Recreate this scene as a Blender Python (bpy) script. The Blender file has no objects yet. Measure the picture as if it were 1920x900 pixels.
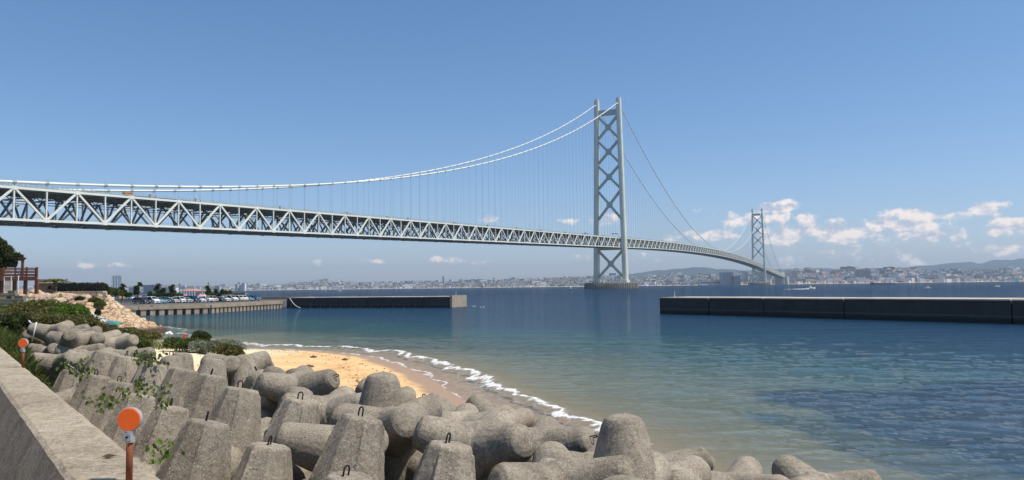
import bpy, math, random
import numpy as np
from mathutils import Vector, Matrix, Quaternion
R = math.radians
random.seed(7); rng = np.random.default_rng(11)
C = bpy.context.scene.collection
SC = bpy.context.scene

# ------------------------------------------------------------ camera, sky, sun, exposure
F_PX, PITCH, ROLL, EYE = 1440.7, 0.0605377, 0.0121203, 5.0
cam = bpy.data.cameras.new('camera'); camo = bpy.data.objects.new('camera', cam); C.objects.link(camo)
cam.sensor_width = 36; cam.lens = 36 * F_PX / 1920; cam.clip_start = .1; cam.clip_end = 60000
cp, sp, cr, sr = math.cos(PITCH), math.sin(PITCH), math.cos(ROLL), math.sin(ROLL)
FW = Vector((0, cp, sp)); R0 = Vector((1, 0, 0)); U0 = Vector((0, -sp, cp))
RT = R0 * cr - U0 * sr; UP = R0 * sr + U0 * cr
M = Matrix((RT, UP, -FW)).transposed().to_4x4(); M.translation = (0, 0, EYE)
camo.matrix_world = M
SC.camera = camo
SUN_AZ, SUN_EL = math.atan2(.96, -.26), R(62)          # azimuth clockwise from +Y
SUN = Vector((math.sin(SUN_AZ) * math.cos(SUN_EL), math.cos(SUN_AZ) * math.cos(SUN_EL), math.sin(SUN_EL)))
sl = bpy.data.lights.new('sun', 'SUN'); sl.energy = 5.0; sl.angle = R(.5); sl.color = (1, .93, .82)
so = bpy.data.objects.new('sun', sl); C.objects.link(so)
so.rotation_euler = SUN.to_track_quat('Z', 'Y').to_euler()
SC.view_settings.view_transform = 'Standard'; SC.view_settings.look = 'None'
SC.view_settings.exposure = 0.0; SC.view_settings.gamma = 1; SC.view_settings.use_curve_mapping = False
SC.cycles.use_adaptive_sampling = False
SC.cycles.max_bounces = 6; SC.cycles.diffuse_bounces = 3; SC.cycles.glossy_bounces = 3
SC.cycles.transparent_max_bounces = 12; SC.cycles.volume_bounces = 0

def ray(x, y):
    X = (x - 960) ; Y = -(y - 450)
    return (RT * X + UP * Y + FW * F_PX) / F_PX
def P(x, y, d):                       # photo pixel at forward (world y) distance d
    r = ray(x, y); return Vector((0, 0, EYE)) + r * (d / r.y)
def G(x, y, z=0.):                    # photo pixel on the level z
    r = ray(x, y); return Vector((0, 0, EYE)) + r * ((z - EYE) / r.z)

w = bpy.data.worlds.new('World'); SC.world = w; w.use_nodes = True
def clouds_world():
    nt = w.node_tree; N = nt.nodes; L = nt.links
    bg = N['Background']
    sky = N.new('ShaderNodeTexSky'); sky.sky_type = 'NISHITA'; sky.sun_disc = False
    sky.sun_elevation = SUN_EL; sky.sun_rotation = SUN_AZ
    sky.air_density = 1.0; sky.dust_density = .6; sky.ozone_density = 3.5; sky.altitude = 0
    tc = N.new('ShaderNodeTexCoord')
    sep = N.new('ShaderNodeSeparateXYZ'); L.new(tc.outputs['Generated'], sep.inputs[0])
    def m(op, a, b=None, c=None, clamp=False):
        n = N.new('ShaderNodeMath'); n.operation = op; n.use_clamp = clamp
        for i, q in enumerate((a, b, c)):
            if q is None: continue
            if isinstance(q, (int, float)): n.inputs[i].default_value = q
            else: L.new(q, n.inputs[i])
        return n.outputs[0]
    az = m('ARCTAN2', sep.outputs[0], sep.outputs[1]); el = m('ARCSINE', sep.outputs[2])
    cmb = N.new('ShaderNodeCombineXYZ'); L.new(az, cmb.inputs[0]); L.new(el, cmb.inputs[1])
    v = cmb.outputs[0]
    ns = N.new('ShaderNodeTexNoise'); ns.inputs['Scale'].default_value = 42; ns.inputs['Detail'].default_value = 7; ns.inputs['Roughness'].default_value = .62
    mp = N.new('ShaderNodeMapping'); mp.inputs['Scale'].default_value = (1, 1.35, 1); L.new(v, mp.inputs[0]); L.new(mp.outputs[0], ns.inputs['Vector'])
    nz = ns.outputs['Fac']
    blobs = [(1450,391,36,8,1),(1478,385,20,8,1),(1400,413,32,13,.85),(1440,409,40,10,.7),(1345,441,32,9,.9),(1470,440,52,14,.9),(1575,437,50,17,1),(1610,445,40,11,.7),
             (1508,409,17,6,.85),(1517,421,15,6,.7),(1720,405,62,12,.95),(1690,421,66,12,.95),(1660,412,26,9,.7),(1740,441,66,11,.75),(1780,403,40,7,.6),(1690,448,40,7,.5),(1853,390,30,11,1),
             (1868,397,30,7,.5),(1898,424,36,14,1),(1885,436,34,8,.6),(1640,486,28,8,.45),(1703,489,32,9,.5),(1490,489,26,7,.4),(1300,444,30,8,.35),(1880,465,40,9,.5),
             (1130,413,27,9,.8),(1068,413,16,4,.3),(914,413,17,7,.75),(703,489,22,4,.65),(833,488,30,6,.75),(912,491,17,4,.55),(1100,480,22,5,.35),(1205,488,26,7,.35),
             (160,496,20,4,.42),(228,496,18,5,.52),(316,502,18,4,.4),(596,489,14,3,.25),(1590,474,60,6,.22),(1340,395,20,5,.2),(1825,455,30,5,.2),(2050,400,70,16,.9),(2150,450,60,12,.8)]
    tot = None
    for (x, y, hw, hh, s) in blobs:
        r = ray(x, y).normalized(); a = math.atan2(r.x, r.y); e = math.asin(r.z)
        k = r.y / F_PX                      # radians per pixel here (about)
        q = N.new('ShaderNodeMapping'); q.vector_type = 'TEXTURE'
        q.inputs['Location'].default_value = (a, e, 0); q.inputs['Scale'].default_value = (hw * k * 1.32, hh * k * 1.6, 1)
        L.new(v, q.inputs[0])
        ln = N.new('ShaderNodeVectorMath'); ln.operation = 'LENGTH'; L.new(q.outputs[0], ln.inputs[0])
        f = m('MULTIPLY_ADD', ln.outputs['Value'], -s, s)          # s*(1-len)
        tot = f if tot is None else m('MAXIMUM', tot, f)
    dens = m('ADD', tot, m('MULTIPLY_ADD', nz, 2.3, -1.18))
    mr = N.new('ShaderNodeMapRange'); mr.interpolation_type = 'SMOOTHSTEP'
    L.new(dens, mr.inputs[0]); mr.inputs[1].default_value = 0.04; mr.inputs[2].default_value = .5
    # a weak veil of thin cloud low in the sky
    n2 = N.new('ShaderNodeTexNoise'); n2.inputs['Scale'].default_value = 9; n2.inputs['Detail'].default_value = 6
    mp2 = N.new('ShaderNodeMapping'); mp2.inputs['Scale'].default_value = (1, 4.5, 1); mp2.inputs['Location'].default_value = (3, 0, 0); L.new(v, mp2.inputs[0]); L.new(mp2.outputs[0], n2.inputs['Vector'])
    mask = m('MULTIPLY', mr.outputs[0], .9)
    # sunlit side: the same noise sampled a little towards the sun (up and right)
    mp3 = N.new('ShaderNodeMapping'); mp3.inputs['Location'].default_value = (.004, .011, 0); mp3.inputs['Scale'].default_value = (1, 1.35, 1); L.new(v, mp3.inputs[0])
    n3 = N.new('ShaderNodeTexNoise'); n3.inputs['Scale'].default_value = 42; n3.inputs['Detail'].default_value = 4; n3.inputs['Roughness'].default_value = .6; L.new(mp3.outputs[0], n3.inputs['Vector'])
    lit = m('MULTIPLY_ADD', m('SUBTRACT', nz, n3.outputs['Fac']), 4.5, .56, clamp=True)
    cm = N.new('ShaderNodeMix'); cm.data_type = 'RGBA'; L.new(lit, cm.inputs[0])
    cm.inputs[6].default_value = (4.4, 4.8, 5.8, 1); cm.inputs[7].default_value = (9.2, 8.1, 7.3, 1)
    mx = N.new('ShaderNodeMix'); mx.data_type = 'RGBA'; L.new(mask, mx.inputs[0]); hs = N.new('ShaderNodeHueSaturation'); hs.inputs['Saturation'].default_value = 1.15; hs.inputs['Value'].default_value = 1.03; L.new(sky.outputs[0], hs.inputs['Color']); lo = m('EXPONENT', m('MULTIPLY', m('MAXIMUM', el, 0.), -9.)); tn = N.new('ShaderNodeMix'); tn.data_type = 'RGBA'; tn.blend_type = 'MULTIPLY'; L.new(lo, tn.inputs[0]); L.new(hs.outputs[0], tn.inputs[6]); tn.inputs[7].default_value = (.80, .82, 1.12, 1); L.new(tn.outputs[2], mx.inputs[6]); L.new(cm.outputs[2], mx.inputs[7])
    L.new(mx.outputs[2], bg.inputs['Color']); bg.inputs['Strength'].default_value = .125
    w.cycles.sampling_method = 'MANUAL'; w.cycles.sample_map_resolution = 512
clouds_world()

# ------------------------------------------------------------ helpers
def tag(o, label=None, cat=None, group=None, kind=None):
    if label: o['label'] = label
    if cat: o['category'] = cat
    if group: o['group'] = group
    if kind: o['kind'] = kind
    return o
def empty(name, loc, label, cat, group=None, rz=0):
    o = bpy.data.objects.new(name, None); C.objects.link(o); o.location = loc; o.rotation_euler = (0, 0, rz)
    o.empty_display_size = .3
    return tag(o, label, cat, group)
def copy_tree(o, parent=None):
    kids = [k for k in bpy.data.objects if k.parent == o]
    c = o.copy(); C.objects.link(c); c.parent = parent
    for k in kids: copy_tree(k, c)
    return c
class MB:
    def __init__(s): s.v = []; s.f = []; s.m = []
    def add(s, v, f, m=0):
        n = len(s.v); s.v.extend([tuple(p) for p in v]); s.f.extend([tuple(i + n for i in q) for q in f]); s.m.extend([m] * len(f)); return s
    def hexa(s, p, m=0):              # 8 corners: bottom 0-3 ccw, top 4-7
        return s.add(p, [(3, 2, 1, 0), (4, 5, 6, 7), (0, 1, 5, 4), (1, 2, 6, 5), (2, 3, 7, 6), (3, 0, 4, 7)], m)
    def box(s, c, d, rz=0, m=0, tap=1.):
        co, si = math.cos(rz), math.sin(rz); p = []
        for z, k in ((-.5, 1), (.5, tap)):
            for x, y in ((-.5, -.5), (.5, -.5), (.5, .5), (-.5, .5)):
                a, b = x * d[0] * k, y * d[1] * k
                p.append((c[0] + a * co - b * si, c[1] + a * si + b * co, c[2] + z * d[2]))
        return s.hexa(p, m)
    def beam(s, p0, p1, w_, h, m=0, up=(0, 0, 1)):
        p0, p1 = Vector(p0), Vector(p1); d = (p1 - p0).normalized(); u = Vector(up)
        if abs(d.dot(u)) > .98: u = Vector((1, 0, 0)) if abs(d.x) < .9 else Vector((0, 1, 0))
        a = d.cross(u).normalized() * (w_ / 2); b = a.cross(d).normalized() * (h / 2)
        p = [p0 - a - b, p0 + a - b, p0 + a + b, p0 - a + b, p1 - a - b, p1 + a - b, p1 + a + b, p1 - a + b]
        return s.hexa(p, m)
    def tube(s, pts, r, n=8, m=0, cap=True):
        pts = [Vector(p) for p in pts]; k = len(pts); rr = r if isinstance(r, (list, tuple)) else [r] * k
        vs = []; ref = None
        for i, p in enumerate(pts):
            d = (pts[min(i + 1, k - 1)] - pts[max(i - 1, 0)]).normalized()
            if ref is None: ref = Vector((0, 0, 1)) if abs(d.z) < .9 else Vector((1, 0, 0))
            a = d.cross(ref).normalized(); b = d.cross(a).normalized(); ref = -b if False else ref
            if abs(d.dot(ref)) > .95:
                ref = Vector((0, 1, 0)) if abs(d.y) < .8 else Vector((1, 0, 0)); a = d.cross(ref).normalized(); b = d.cross(a)
            for j in range(n):
                t = 2 * math.pi * j / n; vs.append(p + a * (rr[i] * math.cos(t)) + b * (rr[i] * math.sin(t)))
        fs = [(i * n + j, i * n + (j + 1) % n, (i + 1) * n + (j + 1) % n, (i + 1) * n + j) for i in range(k - 1) for j in range(n)]
        if cap: fs += [tuple(range(n - 1, -1, -1)), tuple((k - 1) * n + j for j in range(n))]
        return s.add(vs, fs, m)
    def lathe(s, prof, c=(0, 0, 0), n=16, m=0):      # prof: (r,z)
        vs = [(c[0] + r * math.cos(2 * math.pi * j / n), c[1] + r * math.sin(2 * math.pi * j / n), c[2] + z) for r, z in prof for j in range(n)]
        k = len(prof)
        fs = [(i * n + j, i * n + (j + 1) % n, (i + 1) * n + (j + 1) % n, (i + 1) * n + j) for i in range(k - 1) for j in range(n)]
        fs += [tuple(range(n - 1, -1, -1)), tuple((k - 1) * n + j for j in range(n))]
        return s.add(vs, fs, m)
    def prism(s, poly, z0, z1, m=0):
        n = len(poly)
        vs = [(x, y, z0) for x, y in poly] + [(x, y, z1) for x, y in poly]
        return s.add(vs, [tuple(range(n - 1, -1, -1)), tuple(range(n, 2 * n))] + [(i, (i + 1) % n, (i + 1) % n + n, i + n) for i in range(n)], m)
    def build(s, name, mats, parent=None, smooth=False, world=True):
        me = bpy.data.meshes.new(name)
        off = Vector(parent_loc(parent)) if (parent is not None and world) else Vector((0, 0, 0))
        me.from_pydata([(p[0] - off.x, p[1] - off.y, p[2] - off.z) for p in s.v], [], s.f)
        if not isinstance(mats, (list, tuple)): mats = [mats]
        for mm in mats: me.materials.append(mm)
        if len(mats) > 1: me.polygons.foreach_set('material_index', s.m)
        if smooth: me.polygons.foreach_set('use_smooth', [True] * len(me.polygons))
        me.update()
        o = bpy.data.objects.new(name, me); C.objects.link(o)
        if parent is not None: o.parent = parent
        return o
def parent_loc(o):
    l = Vector(o.location)
    while o.parent is not None:
        o = o.parent; l = l + Vector(o.location)
    return l
def np_mesh(name, v, f, mats, smooth=True, attrs=None, parent=None):
    v = np.asarray(v, np.float32); f = np.asarray(f, np.int32)
    if parent is not None: v = v - np.array(parent_loc(parent), np.float32)
    me = bpy.data.meshes.new(name); k = f.shape[1]
    me.vertices.add(len(v)); me.vertices.foreach_set('co', v.ravel())
    me.loops.add(f.size); me.loops.foreach_set('vertex_index', f.ravel())
    me.polygons.add(len(f)); me.polygons.foreach_set('loop_start', np.arange(0, f.size, k, dtype=np.int32))
    me.update(calc_edges=True)
    if smooth: me.polygons.foreach_set('use_smooth', np.ones(len(f), bool))
    for a, d in (attrs or {}).items():
        at = me.attributes.new(a, 'FLOAT', 'POINT'); at.data.foreach_set('value', np.asarray(d, np.float32))
    for mm in (mats if isinstance(mats, (list, tuple)) else [mats]): me.materials.append(mm)
    o = bpy.data.objects.new(name, me); C.objects.link(o)
    if parent is not None: o.parent = parent
    return o
def grid_faces(nr, nc):
    i = np.arange(nr - 1)[:, None] * nc + np.arange(nc - 1)[None, :]
    return np.stack([i, i + 1, i + nc + 1, i + nc], -1).reshape(-1, 4)
# smooth value noise for geometry
_T = rng.random((256, 256))
def vnoise(x, y):
    xi = np.floor(x).astype(int); yi = np.floor(y).astype(int); fx = x - xi; fy = y - yi
    fx = fx * fx * (3 - 2 * fx); fy = fy * fy * (3 - 2 * fy)
    g = lambda a, b: _T[a & 255, b & 255]
    return (g(xi, yi) * (1 - fx) + g(xi + 1, yi) * fx) * (1 - fy) + (g(xi, yi + 1) * (1 - fx) + g(xi + 1, yi + 1) * fx) * fy
def fbm(x, y, o=4):
    s = 0; a = .5; t = 0
    for i in range(o):
        s = s + a * vnoise(x * 2 ** i + i * 17.3, y * 2 ** i + i * 9.1); t += a; a *= .5
    return s / t

# ------------------------------------------------------------ materials
class NT:
    def __init__(s, name):
        s.mat = bpy.data.materials.new(name); s.mat.use_nodes = True; s.t = s.mat.node_tree
        s.N = s.t.nodes; s.L = s.t.links; s.b = s.N['Principled BSDF']; s.out = s.N['Material Output']
        s.tc = s.N.new('ShaderNodeTexCoord')
    def n(s, t, **k):
        q = s.N.new('ShaderNode' + t)
        for a, b in k.items(): setattr(q, a, b)
        return q
    def lk(s, a, b): s.L.new(a, b)
    def math(s, op, a, b=None, c=None, clamp=False):
        q = s.n('Math', operation=op, use_clamp=clamp)
        for i, z in enumerate((a, b, c)):
            if z is None: continue
            if isinstance(z, (int, float)): q.inputs[i].default_value = z
            else: s.lk(z, q.inputs[i])
        return q.outputs[0]
    def noise(s, scale, detail=4, rough=.55, vec=None, coord='Object', sc3=None):
        q = s.n('TexNoise'); q.inputs['Scale'].default_value = scale; q.inputs['Detail'].default_value = detail; q.inputs['Roughness'].default_value = rough
        vec = vec or s.tc.outputs[coord]
        if sc3:
            mp = s.n('Mapping'); mp.inputs['Scale'].default_value = sc3; s.lk(vec, mp.inputs[0]); vec = mp.outputs[0]
        s.lk(vec, q.inputs['Vector']); return q.outputs['Fac']
    def ramp(s, fac, stops):
        q = s.n('ValToRGB'); e = q.color_ramp.elements
        while len(e) < len(stops): e.new(.5)
        for i, (p, c) in enumerate(stops):
            e[i].position = p; e[i].color = (c, c, c, 1) if isinstance(c, (int, float)) else (*c, 1)
        s.lk(fac, q.inputs[0]); return q.outputs[0]
    def mix(s, fac, a, b, mode='MIX'):
        q = s.n('Mix', data_type='RGBA', blend_type=mode)
        for i, z in ((0, fac), (6, a), (7, b)):
            if isinstance(z, (int, float)): q.inputs[i].default_value = z
            elif isinstance(z, tuple): q.inputs[i].default_value = (*z, 1)
            else: s.lk(z, q.inputs[i])
        return q.outputs[2]
    def bump(s, h, strength=.3, dist=.02, nrm=None):
        q = s.n('Bump'); q.inputs['Strength'].default_value = strength; q.inputs['Distance'].default_value = dist
        s.lk(h, q.inputs['Height'])
        if nrm is not None: s.lk(nrm, q.inputs['Normal'])
        return q.outputs[0]
    def fin(s, col=None, rough=None, nrm=None, metal=None, spec=None):
        if col is not None:
            if isinstance(col, tuple): s.b.inputs['Base Color'].default_value = (*col, 1)
            else: s.lk(col, s.b.inputs['Base Color'])
        if rough is not None:
            if isinstance(rough, (int, float)): s.b.inputs['Roughness'].default_value = rough
            else: s.lk(rough, s.b.inputs['Roughness'])
        if nrm is not None: s.lk(nrm, s.b.inputs['Normal'])
        if metal is not None: s.b.inputs['Metallic'].default_value = metal
        if spec is not None: s.b.inputs['Specular IOR Level'].default_value = spec
        return s.mat
def vary(name, c1, c2, scale=4., rough=.75, bump=.25, bdist=.01, bscale=None, spec=.3, metal=0, sc3=None, detail=5):
    t = NT(name); f = t.noise(scale, detail, .6, sc3=sc3)
    col = t.mix(t.ramp(f, [(.3, 0.), (.7, 1.)]), tuple(c1), tuple(c2))
    nb = t.bump(t.noise(bscale or scale * 6, 4), bump, bdist) if bump else None
    return t.fin(col, rough, nb, metal, spec)

def concrete(name, dark, light, agg=(.62, .58, .50), aggscale=46., stain=.6, wall=False, rough=.016):
    t = NT(name); oi = t.n('ObjectInfo')
    off = t.n('VectorMath', operation='SCALE'); cx = t.n('CombineXYZ')
    for i in range(3): t.lk(oi.outputs['Random'], cx.inputs[i])
    t.lk(cx.outputs[0], off.inputs[0]); off.inputs['Scale'].default_value = 37.
    ad = t.n('VectorMath', operation='ADD'); t.lk(t.tc.outputs['Object'], ad.inputs[0]); t.lk(off.outputs[0], ad.inputs[1]); v = ad.outputs[0]
    base = t.mix(t.ramp(t.noise(1.3, 6, .65, v), [(.3, 0.), (.72, 1.)]), tuple(dark), tuple(light))
    blot = t.noise(5., 6, .7, v); base = t.mix(t.math('MULTIPLY', t.ramp(blot, [(.5, 0.), (.75, 1.)]), stain), base, tuple(c * .55 for c in dark))
    fine = t.noise(22, 5, .75, v); base = t.mix(.75, base, t.mix(t.ramp(fine, [(.25, 0.), (.75, 1.)]), (.22, .21, .19), (.80, .79, .77)), 'OVERLAY')
    vo = t.n('TexVoronoi'); vo.inputs['Scale'].default_value = aggscale; t.lk(v, vo.inputs['Vector'])
    sepc = t.n('SeparateColor'); t.lk(vo.outputs['Color'], sepc.inputs[0])
    spot = t.math('MULTIPLY', t.math('GREATER_THAN', sepc.outputs[0], .66), t.math('LESS_THAN', vo.outputs['Distance'], t.math('MULTIPLY_ADD', sepc.outputs[1], .35, .12)))
    col = t.mix(t.math('MULTIPLY', spot, .75), base, tuple(agg))
    vo2 = t.n('TexVoronoi'); vo2.inputs['Scale'].default_value = aggscale * .55; t.lk(v, vo2.inputs['Vector'])
    sc2 = t.n('SeparateColor'); t.lk(vo2.outputs['Color'], sc2.inputs[0])
    pore = t.math('MULTIPLY', t.math('GREATER_THAN', sc2.outputs[0], .8), t.math('LESS_THAN', vo2.outputs['Distance'], t.math('MULTIPLY', sc2.outputs[2], .3)))
    col = t.mix(t.math('MULTIPLY', pore, .8), col, (.04, .035, .03))
    br = t.math('MULTIPLY_ADD', oi.outputs['Random'], .3, .85)
    if wall: br = 1.0
    if not wall:
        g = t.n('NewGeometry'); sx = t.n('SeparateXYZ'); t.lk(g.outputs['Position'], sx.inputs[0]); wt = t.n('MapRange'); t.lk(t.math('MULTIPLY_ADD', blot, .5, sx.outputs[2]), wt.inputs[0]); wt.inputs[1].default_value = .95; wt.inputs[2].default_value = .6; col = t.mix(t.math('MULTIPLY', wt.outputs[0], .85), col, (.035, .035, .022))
    hs = t.n('HueSaturation'); t.lk(col, hs.inputs['Color'])
    if wall: hs.inputs['Value'].default_value = 1
    else: t.lk(br, hs.inputs['Value'])
    h = t.math('ADD', t.math('MULTIPLY', t.noise(40, 5, .7, v), .8), t.math('SUBTRACT', t.math('MULTIPLY', spot, .5), t.math('MULTIPLY', pore, 1.)))
    nb = t.bump(h, 1., rough); nb = t.bump(t.noise(4, 4, .6, v), .35, .05, nb)
    return t.fin(hs.outputs[0], .9, nb, spec=.2)

M_TETRA = concrete('weathered_concrete', (.178, .153, .121), (.372, .328, .260))
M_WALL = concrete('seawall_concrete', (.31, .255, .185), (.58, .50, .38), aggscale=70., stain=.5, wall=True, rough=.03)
M_WALLSHADE = concrete('seawall_face_shade', (.17, .138, .102), (.33, .275, .205), agg=(.42, .37, .30), aggscale=60., stain=.7, wall=True, rough=.03)  # weathered landward face; its shade is also put into this darker colour
M_HOOK = vary('rusty_rebar', (.035, .018, .014), (.012, .01, .01), 30, .8)
M_STEEL = vary('bridge_paint', (.66, .68, .60), (.76, .78, .69), .05, .5, 0, spec=.4)
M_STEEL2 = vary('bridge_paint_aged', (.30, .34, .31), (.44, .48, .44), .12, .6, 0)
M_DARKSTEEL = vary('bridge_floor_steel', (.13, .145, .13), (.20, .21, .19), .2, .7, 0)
M_ASPH = vary('asphalt', (.045, .045, .047), (.07, .07, .072), .8, .9, .2)
M_CAISSON = vary('caisson_concrete', (.22, .20, .17), (.33, .30, .26), .25, .9, 0, sc3=(1, 1, .1))
M_CABLE = vary('cable_wrap', (.70, .74, .68), (.78, .80, .74), .1, .5, 0)
# ------------------------------------------------------------ coast, terrain, sea
COAST = [(60, -60), (26, -14), (14, 0), (8, 8), (4.6, 13.5), (3.0, 18), (1.9, 22), (.8, 26), (-.7, 30), (-2.0, 33.8), (-3.3, 38), (-4.6, 43), (-7.2, 50),
         (-10.6, 57), (-15.6, 62.4), (-23, 66), (-29, 71), (-35, 79), (-40, 87), (-43, 95), (-47, 101), (-56, 108), (-72, 120), (-92, 136), (-100, 142), (-400, 142)]
CA = np.array(COAST, float)
def coast_sd(x, y):                    # positive inland
    x = np.asarray(x, float); y = np.asarray(y, float)
    best = np.full(x.shape, 1e9)
    for (ax, ay), (bx, by) in zip(CA[:-1], CA[1:]):
        dx, dy = bx - ax, by - ay; t = np.clip(((x - ax) * dx + (y - ay) * dy) / (dx * dx + dy * dy), 0, 1)
        best = np.minimum(best, np.hypot(x - ax - t * dx, y - ay - t * dy))
    poly = np.vstack([CA, [(-400, -60)]])
    ins = np.zeros(x.shape, bool); n = len(poly)
    for i in range(n):
        (x1, y1), (x2, y2) = poly[i], poly[(i + 1) % n]
        if y1 == y2: continue
        c = ((y1 > y) != (y2 > y)) & (x < (x2 - x1) * (y - y1) / (y2 - y1) + x1); ins ^= c
    return np.where(ins, best, -best)
WU = np.array((-.6, .8)); WV = np.array((.8, .6)); W0 = np.array((-1.44, 3.25))
def ss(a, b, t): t = np.clip((t - a) / (b - a), 0, 1); return t * t * (3 - 2 * t)
def ground(x, y, sd=None):
    x = np.asarray(x, float); y = np.asarray(y, float)
    if sd is None: sd = coast_sd(x, y)
    z = np.where(sd > 0, 1.5 * (1 - np.exp(-sd * .055)), np.maximum(-.075 * -sd, -3.5))
    z = z + np.where(sd > 1, .06 * (fbm(x * .7, y * .7) - .5), 0)
    a = (x - W0[0]) * WU[0] + (y - W0[1]) * WU[1]; b = (x - W0[0]) * WV[0] + (y - W0[1]) * WV[1]
    m1 = ss(16, 26, a) * (1 - ss(1.2 + .8 * ss(38, 43, a), 2.6 + 5.6 * ss(38, 43, a), b))          # grassy bank beside the wall
    z = z + m1 * (3.35 - z)
    land = ss(.35, -1.5, b) * 1.0                                             # land side of the seawall
    z = z + land * (3.4 - z) * (1 - ss(50, 60, a))
    q = -x / np.maximum(y, 1)
    sl = ss(.545, .60, q) * ss(46, 56, y) * (1 - ss(98, 103, y)); z = z + sl * (np.interp(y, [50, 80], [3.3, 4.6]) - z)
    pl = np.maximum(ss(49.6, 51, -x) * ss(75, 80, y) * (1 - ss(87, 90, y)), ss(.526, .534, q) * ss(89.5, 91.2, y) * (1 - ss(98, 103, y))); z = z + pl * (4.75 - z)
    return z
def seam(x, y): return ss(0, 1, 0 * x)

def land_mesh():
    xs = np.concatenate([np.linspace(-320, -90, 24)[:-1], np.linspace(-90, 24, 300)[:-1], np.linspace(24, 120, 20)])
    ys = np.concatenate([np.linspace(-60, 0, 14)[:-1], np.linspace(0, 128, 340)[:-1], np.linspace(128, 190, 14)])
    X, Y = np.meshgrid(xs, ys); sd = coast_sd(X, Y); Z = ground(X, Y, sd)
    v = np.stack([X, Y, Z], -1).reshape(-1, 3)
    t = NT('beach_sand')
    at = t.n('Attribute', attribute_name='sd'); sdv = at.outputs['Fac']
    n1 = t.noise(.35, 5, .6); n2 = t.noise(6, 5, .7); n3 = t.noise(40, 3, .6)
    dry = t.mix(t.ramp(n1, [(.35, 0.), (.7, 1.)]), (.66, .40, .17), (.80, .56, .29))
    dry = t.mix(t.math('MULTIPLY', t.ramp(n2, [(.52, 0.), (.72, 1.)]), .45), dry, (.42, .23, .09))
    pale = t.mix(t.ramp(n2, [(.4, 0.), (.7, 1.)]), (.80, .70, .46), (.62, .50, .30))
    geo = t.n('NewGeometry'); sx = t.n('SeparateXYZ'); t.lk(geo.outputs['Position'], sx.inputs[0])
    inl = t.n('MapRange'); t.lk(sx.outputs[0], inl.inputs[0]); inl.inputs[1].default_value = -15; inl.inputs[2].default_value = -19
    col = t.mix(inl.outputs[0], dry, pale)
    wr = t.math('MULTIPLY', t.math('SUBTRACT', 1., t.math('ABSOLUTE', t.math('MULTIPLY_ADD', t.math('MULTIPLY_ADD', n1, 3., sdv), .45, -2.4)), clamp=True), t.ramp(t.noise(2.2, 6, .75), [(.5, 0.), (.62, 1.)])); col = t.mix(t.math('MULTIPLY', wr, .7), col, (.30, .15, .06))
    wet = t.n('MapRange'); wet.interpolation_type = 'SMOOTHSTEP'
    t.lk(t.math('MULTIPLY_ADD', n1, 1.6, t.math('SUBTRACT', sdv, .8)), wet.inputs[0]); wet.inputs[1].default_value = 1.0; wet.inputs[2].default_value = 1.9; wet.inputs[3].default_value = 1; wet.inputs[4].default_value = 0
    col = t.mix(wet.outputs[0], col, (.40, .25, .13))
    # pebbly strip and grass where the bank is
    ga = t.n('Attribute', attribute_name='veg')
    gmask = t.ramp(t.math('ADD', ga.outputs['Fac'], t.math('MULTIPLY_ADD', n2, .5, -.25)), [(.4, 0.), (.6, 1.)])
    col = t.mix(gmask, col, t.mix(t.ramp(n2, [(.35, 0.), (.7, 1.)]), (.055, .075, .018), (.13, .12, .045)))
    col = t.mix(t.n('Attribute', attribute_name='road').outputs['Fac'], col, (.34, .30, .25))
    col = t.mix(t.n('Attribute', attribute_name='heap').outputs['Fac'], col, t.mix(t.ramp(n2, [(.4, 0.), (.7, 1.)]), (.022, .02, .016), (.07, .062, .05)))  # shade in the gaps under the heap painted into the ground colour
    rg = t.n('MapRange'); t.lk(wet.outputs[0], rg.inputs[0]); rg.inputs[3].default_value = .9; rg.inputs[4].default_value = .35
    mat = t.fin(col, rg.outputs[0], t.bump(t.math('ADD', n2, t.math('MULTIPLY', n3, .25)), .5, .04), spec=.25)
    a = (X - W0[0]) * WU[0] + (Y - W0[1]) * WU[1]; b = (X - W0[0]) * WV[0] + (Y - W0[1]) * WV[1]
    veg = np.maximum(ss(15, 19, a) * (1 - ss(7, 13, b)) * (1 - ss(75, 80, Y)), ss(-33, -37, X))
    rd = ss(.3, -.3, b); veg = np.where(rd > .5, 0, veg)
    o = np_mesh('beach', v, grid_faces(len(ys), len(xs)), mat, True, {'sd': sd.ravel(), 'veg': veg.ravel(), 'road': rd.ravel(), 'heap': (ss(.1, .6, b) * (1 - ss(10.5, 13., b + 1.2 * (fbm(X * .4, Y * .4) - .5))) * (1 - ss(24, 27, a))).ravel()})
    tag(o, kind='structure')
land_mesh()

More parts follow.
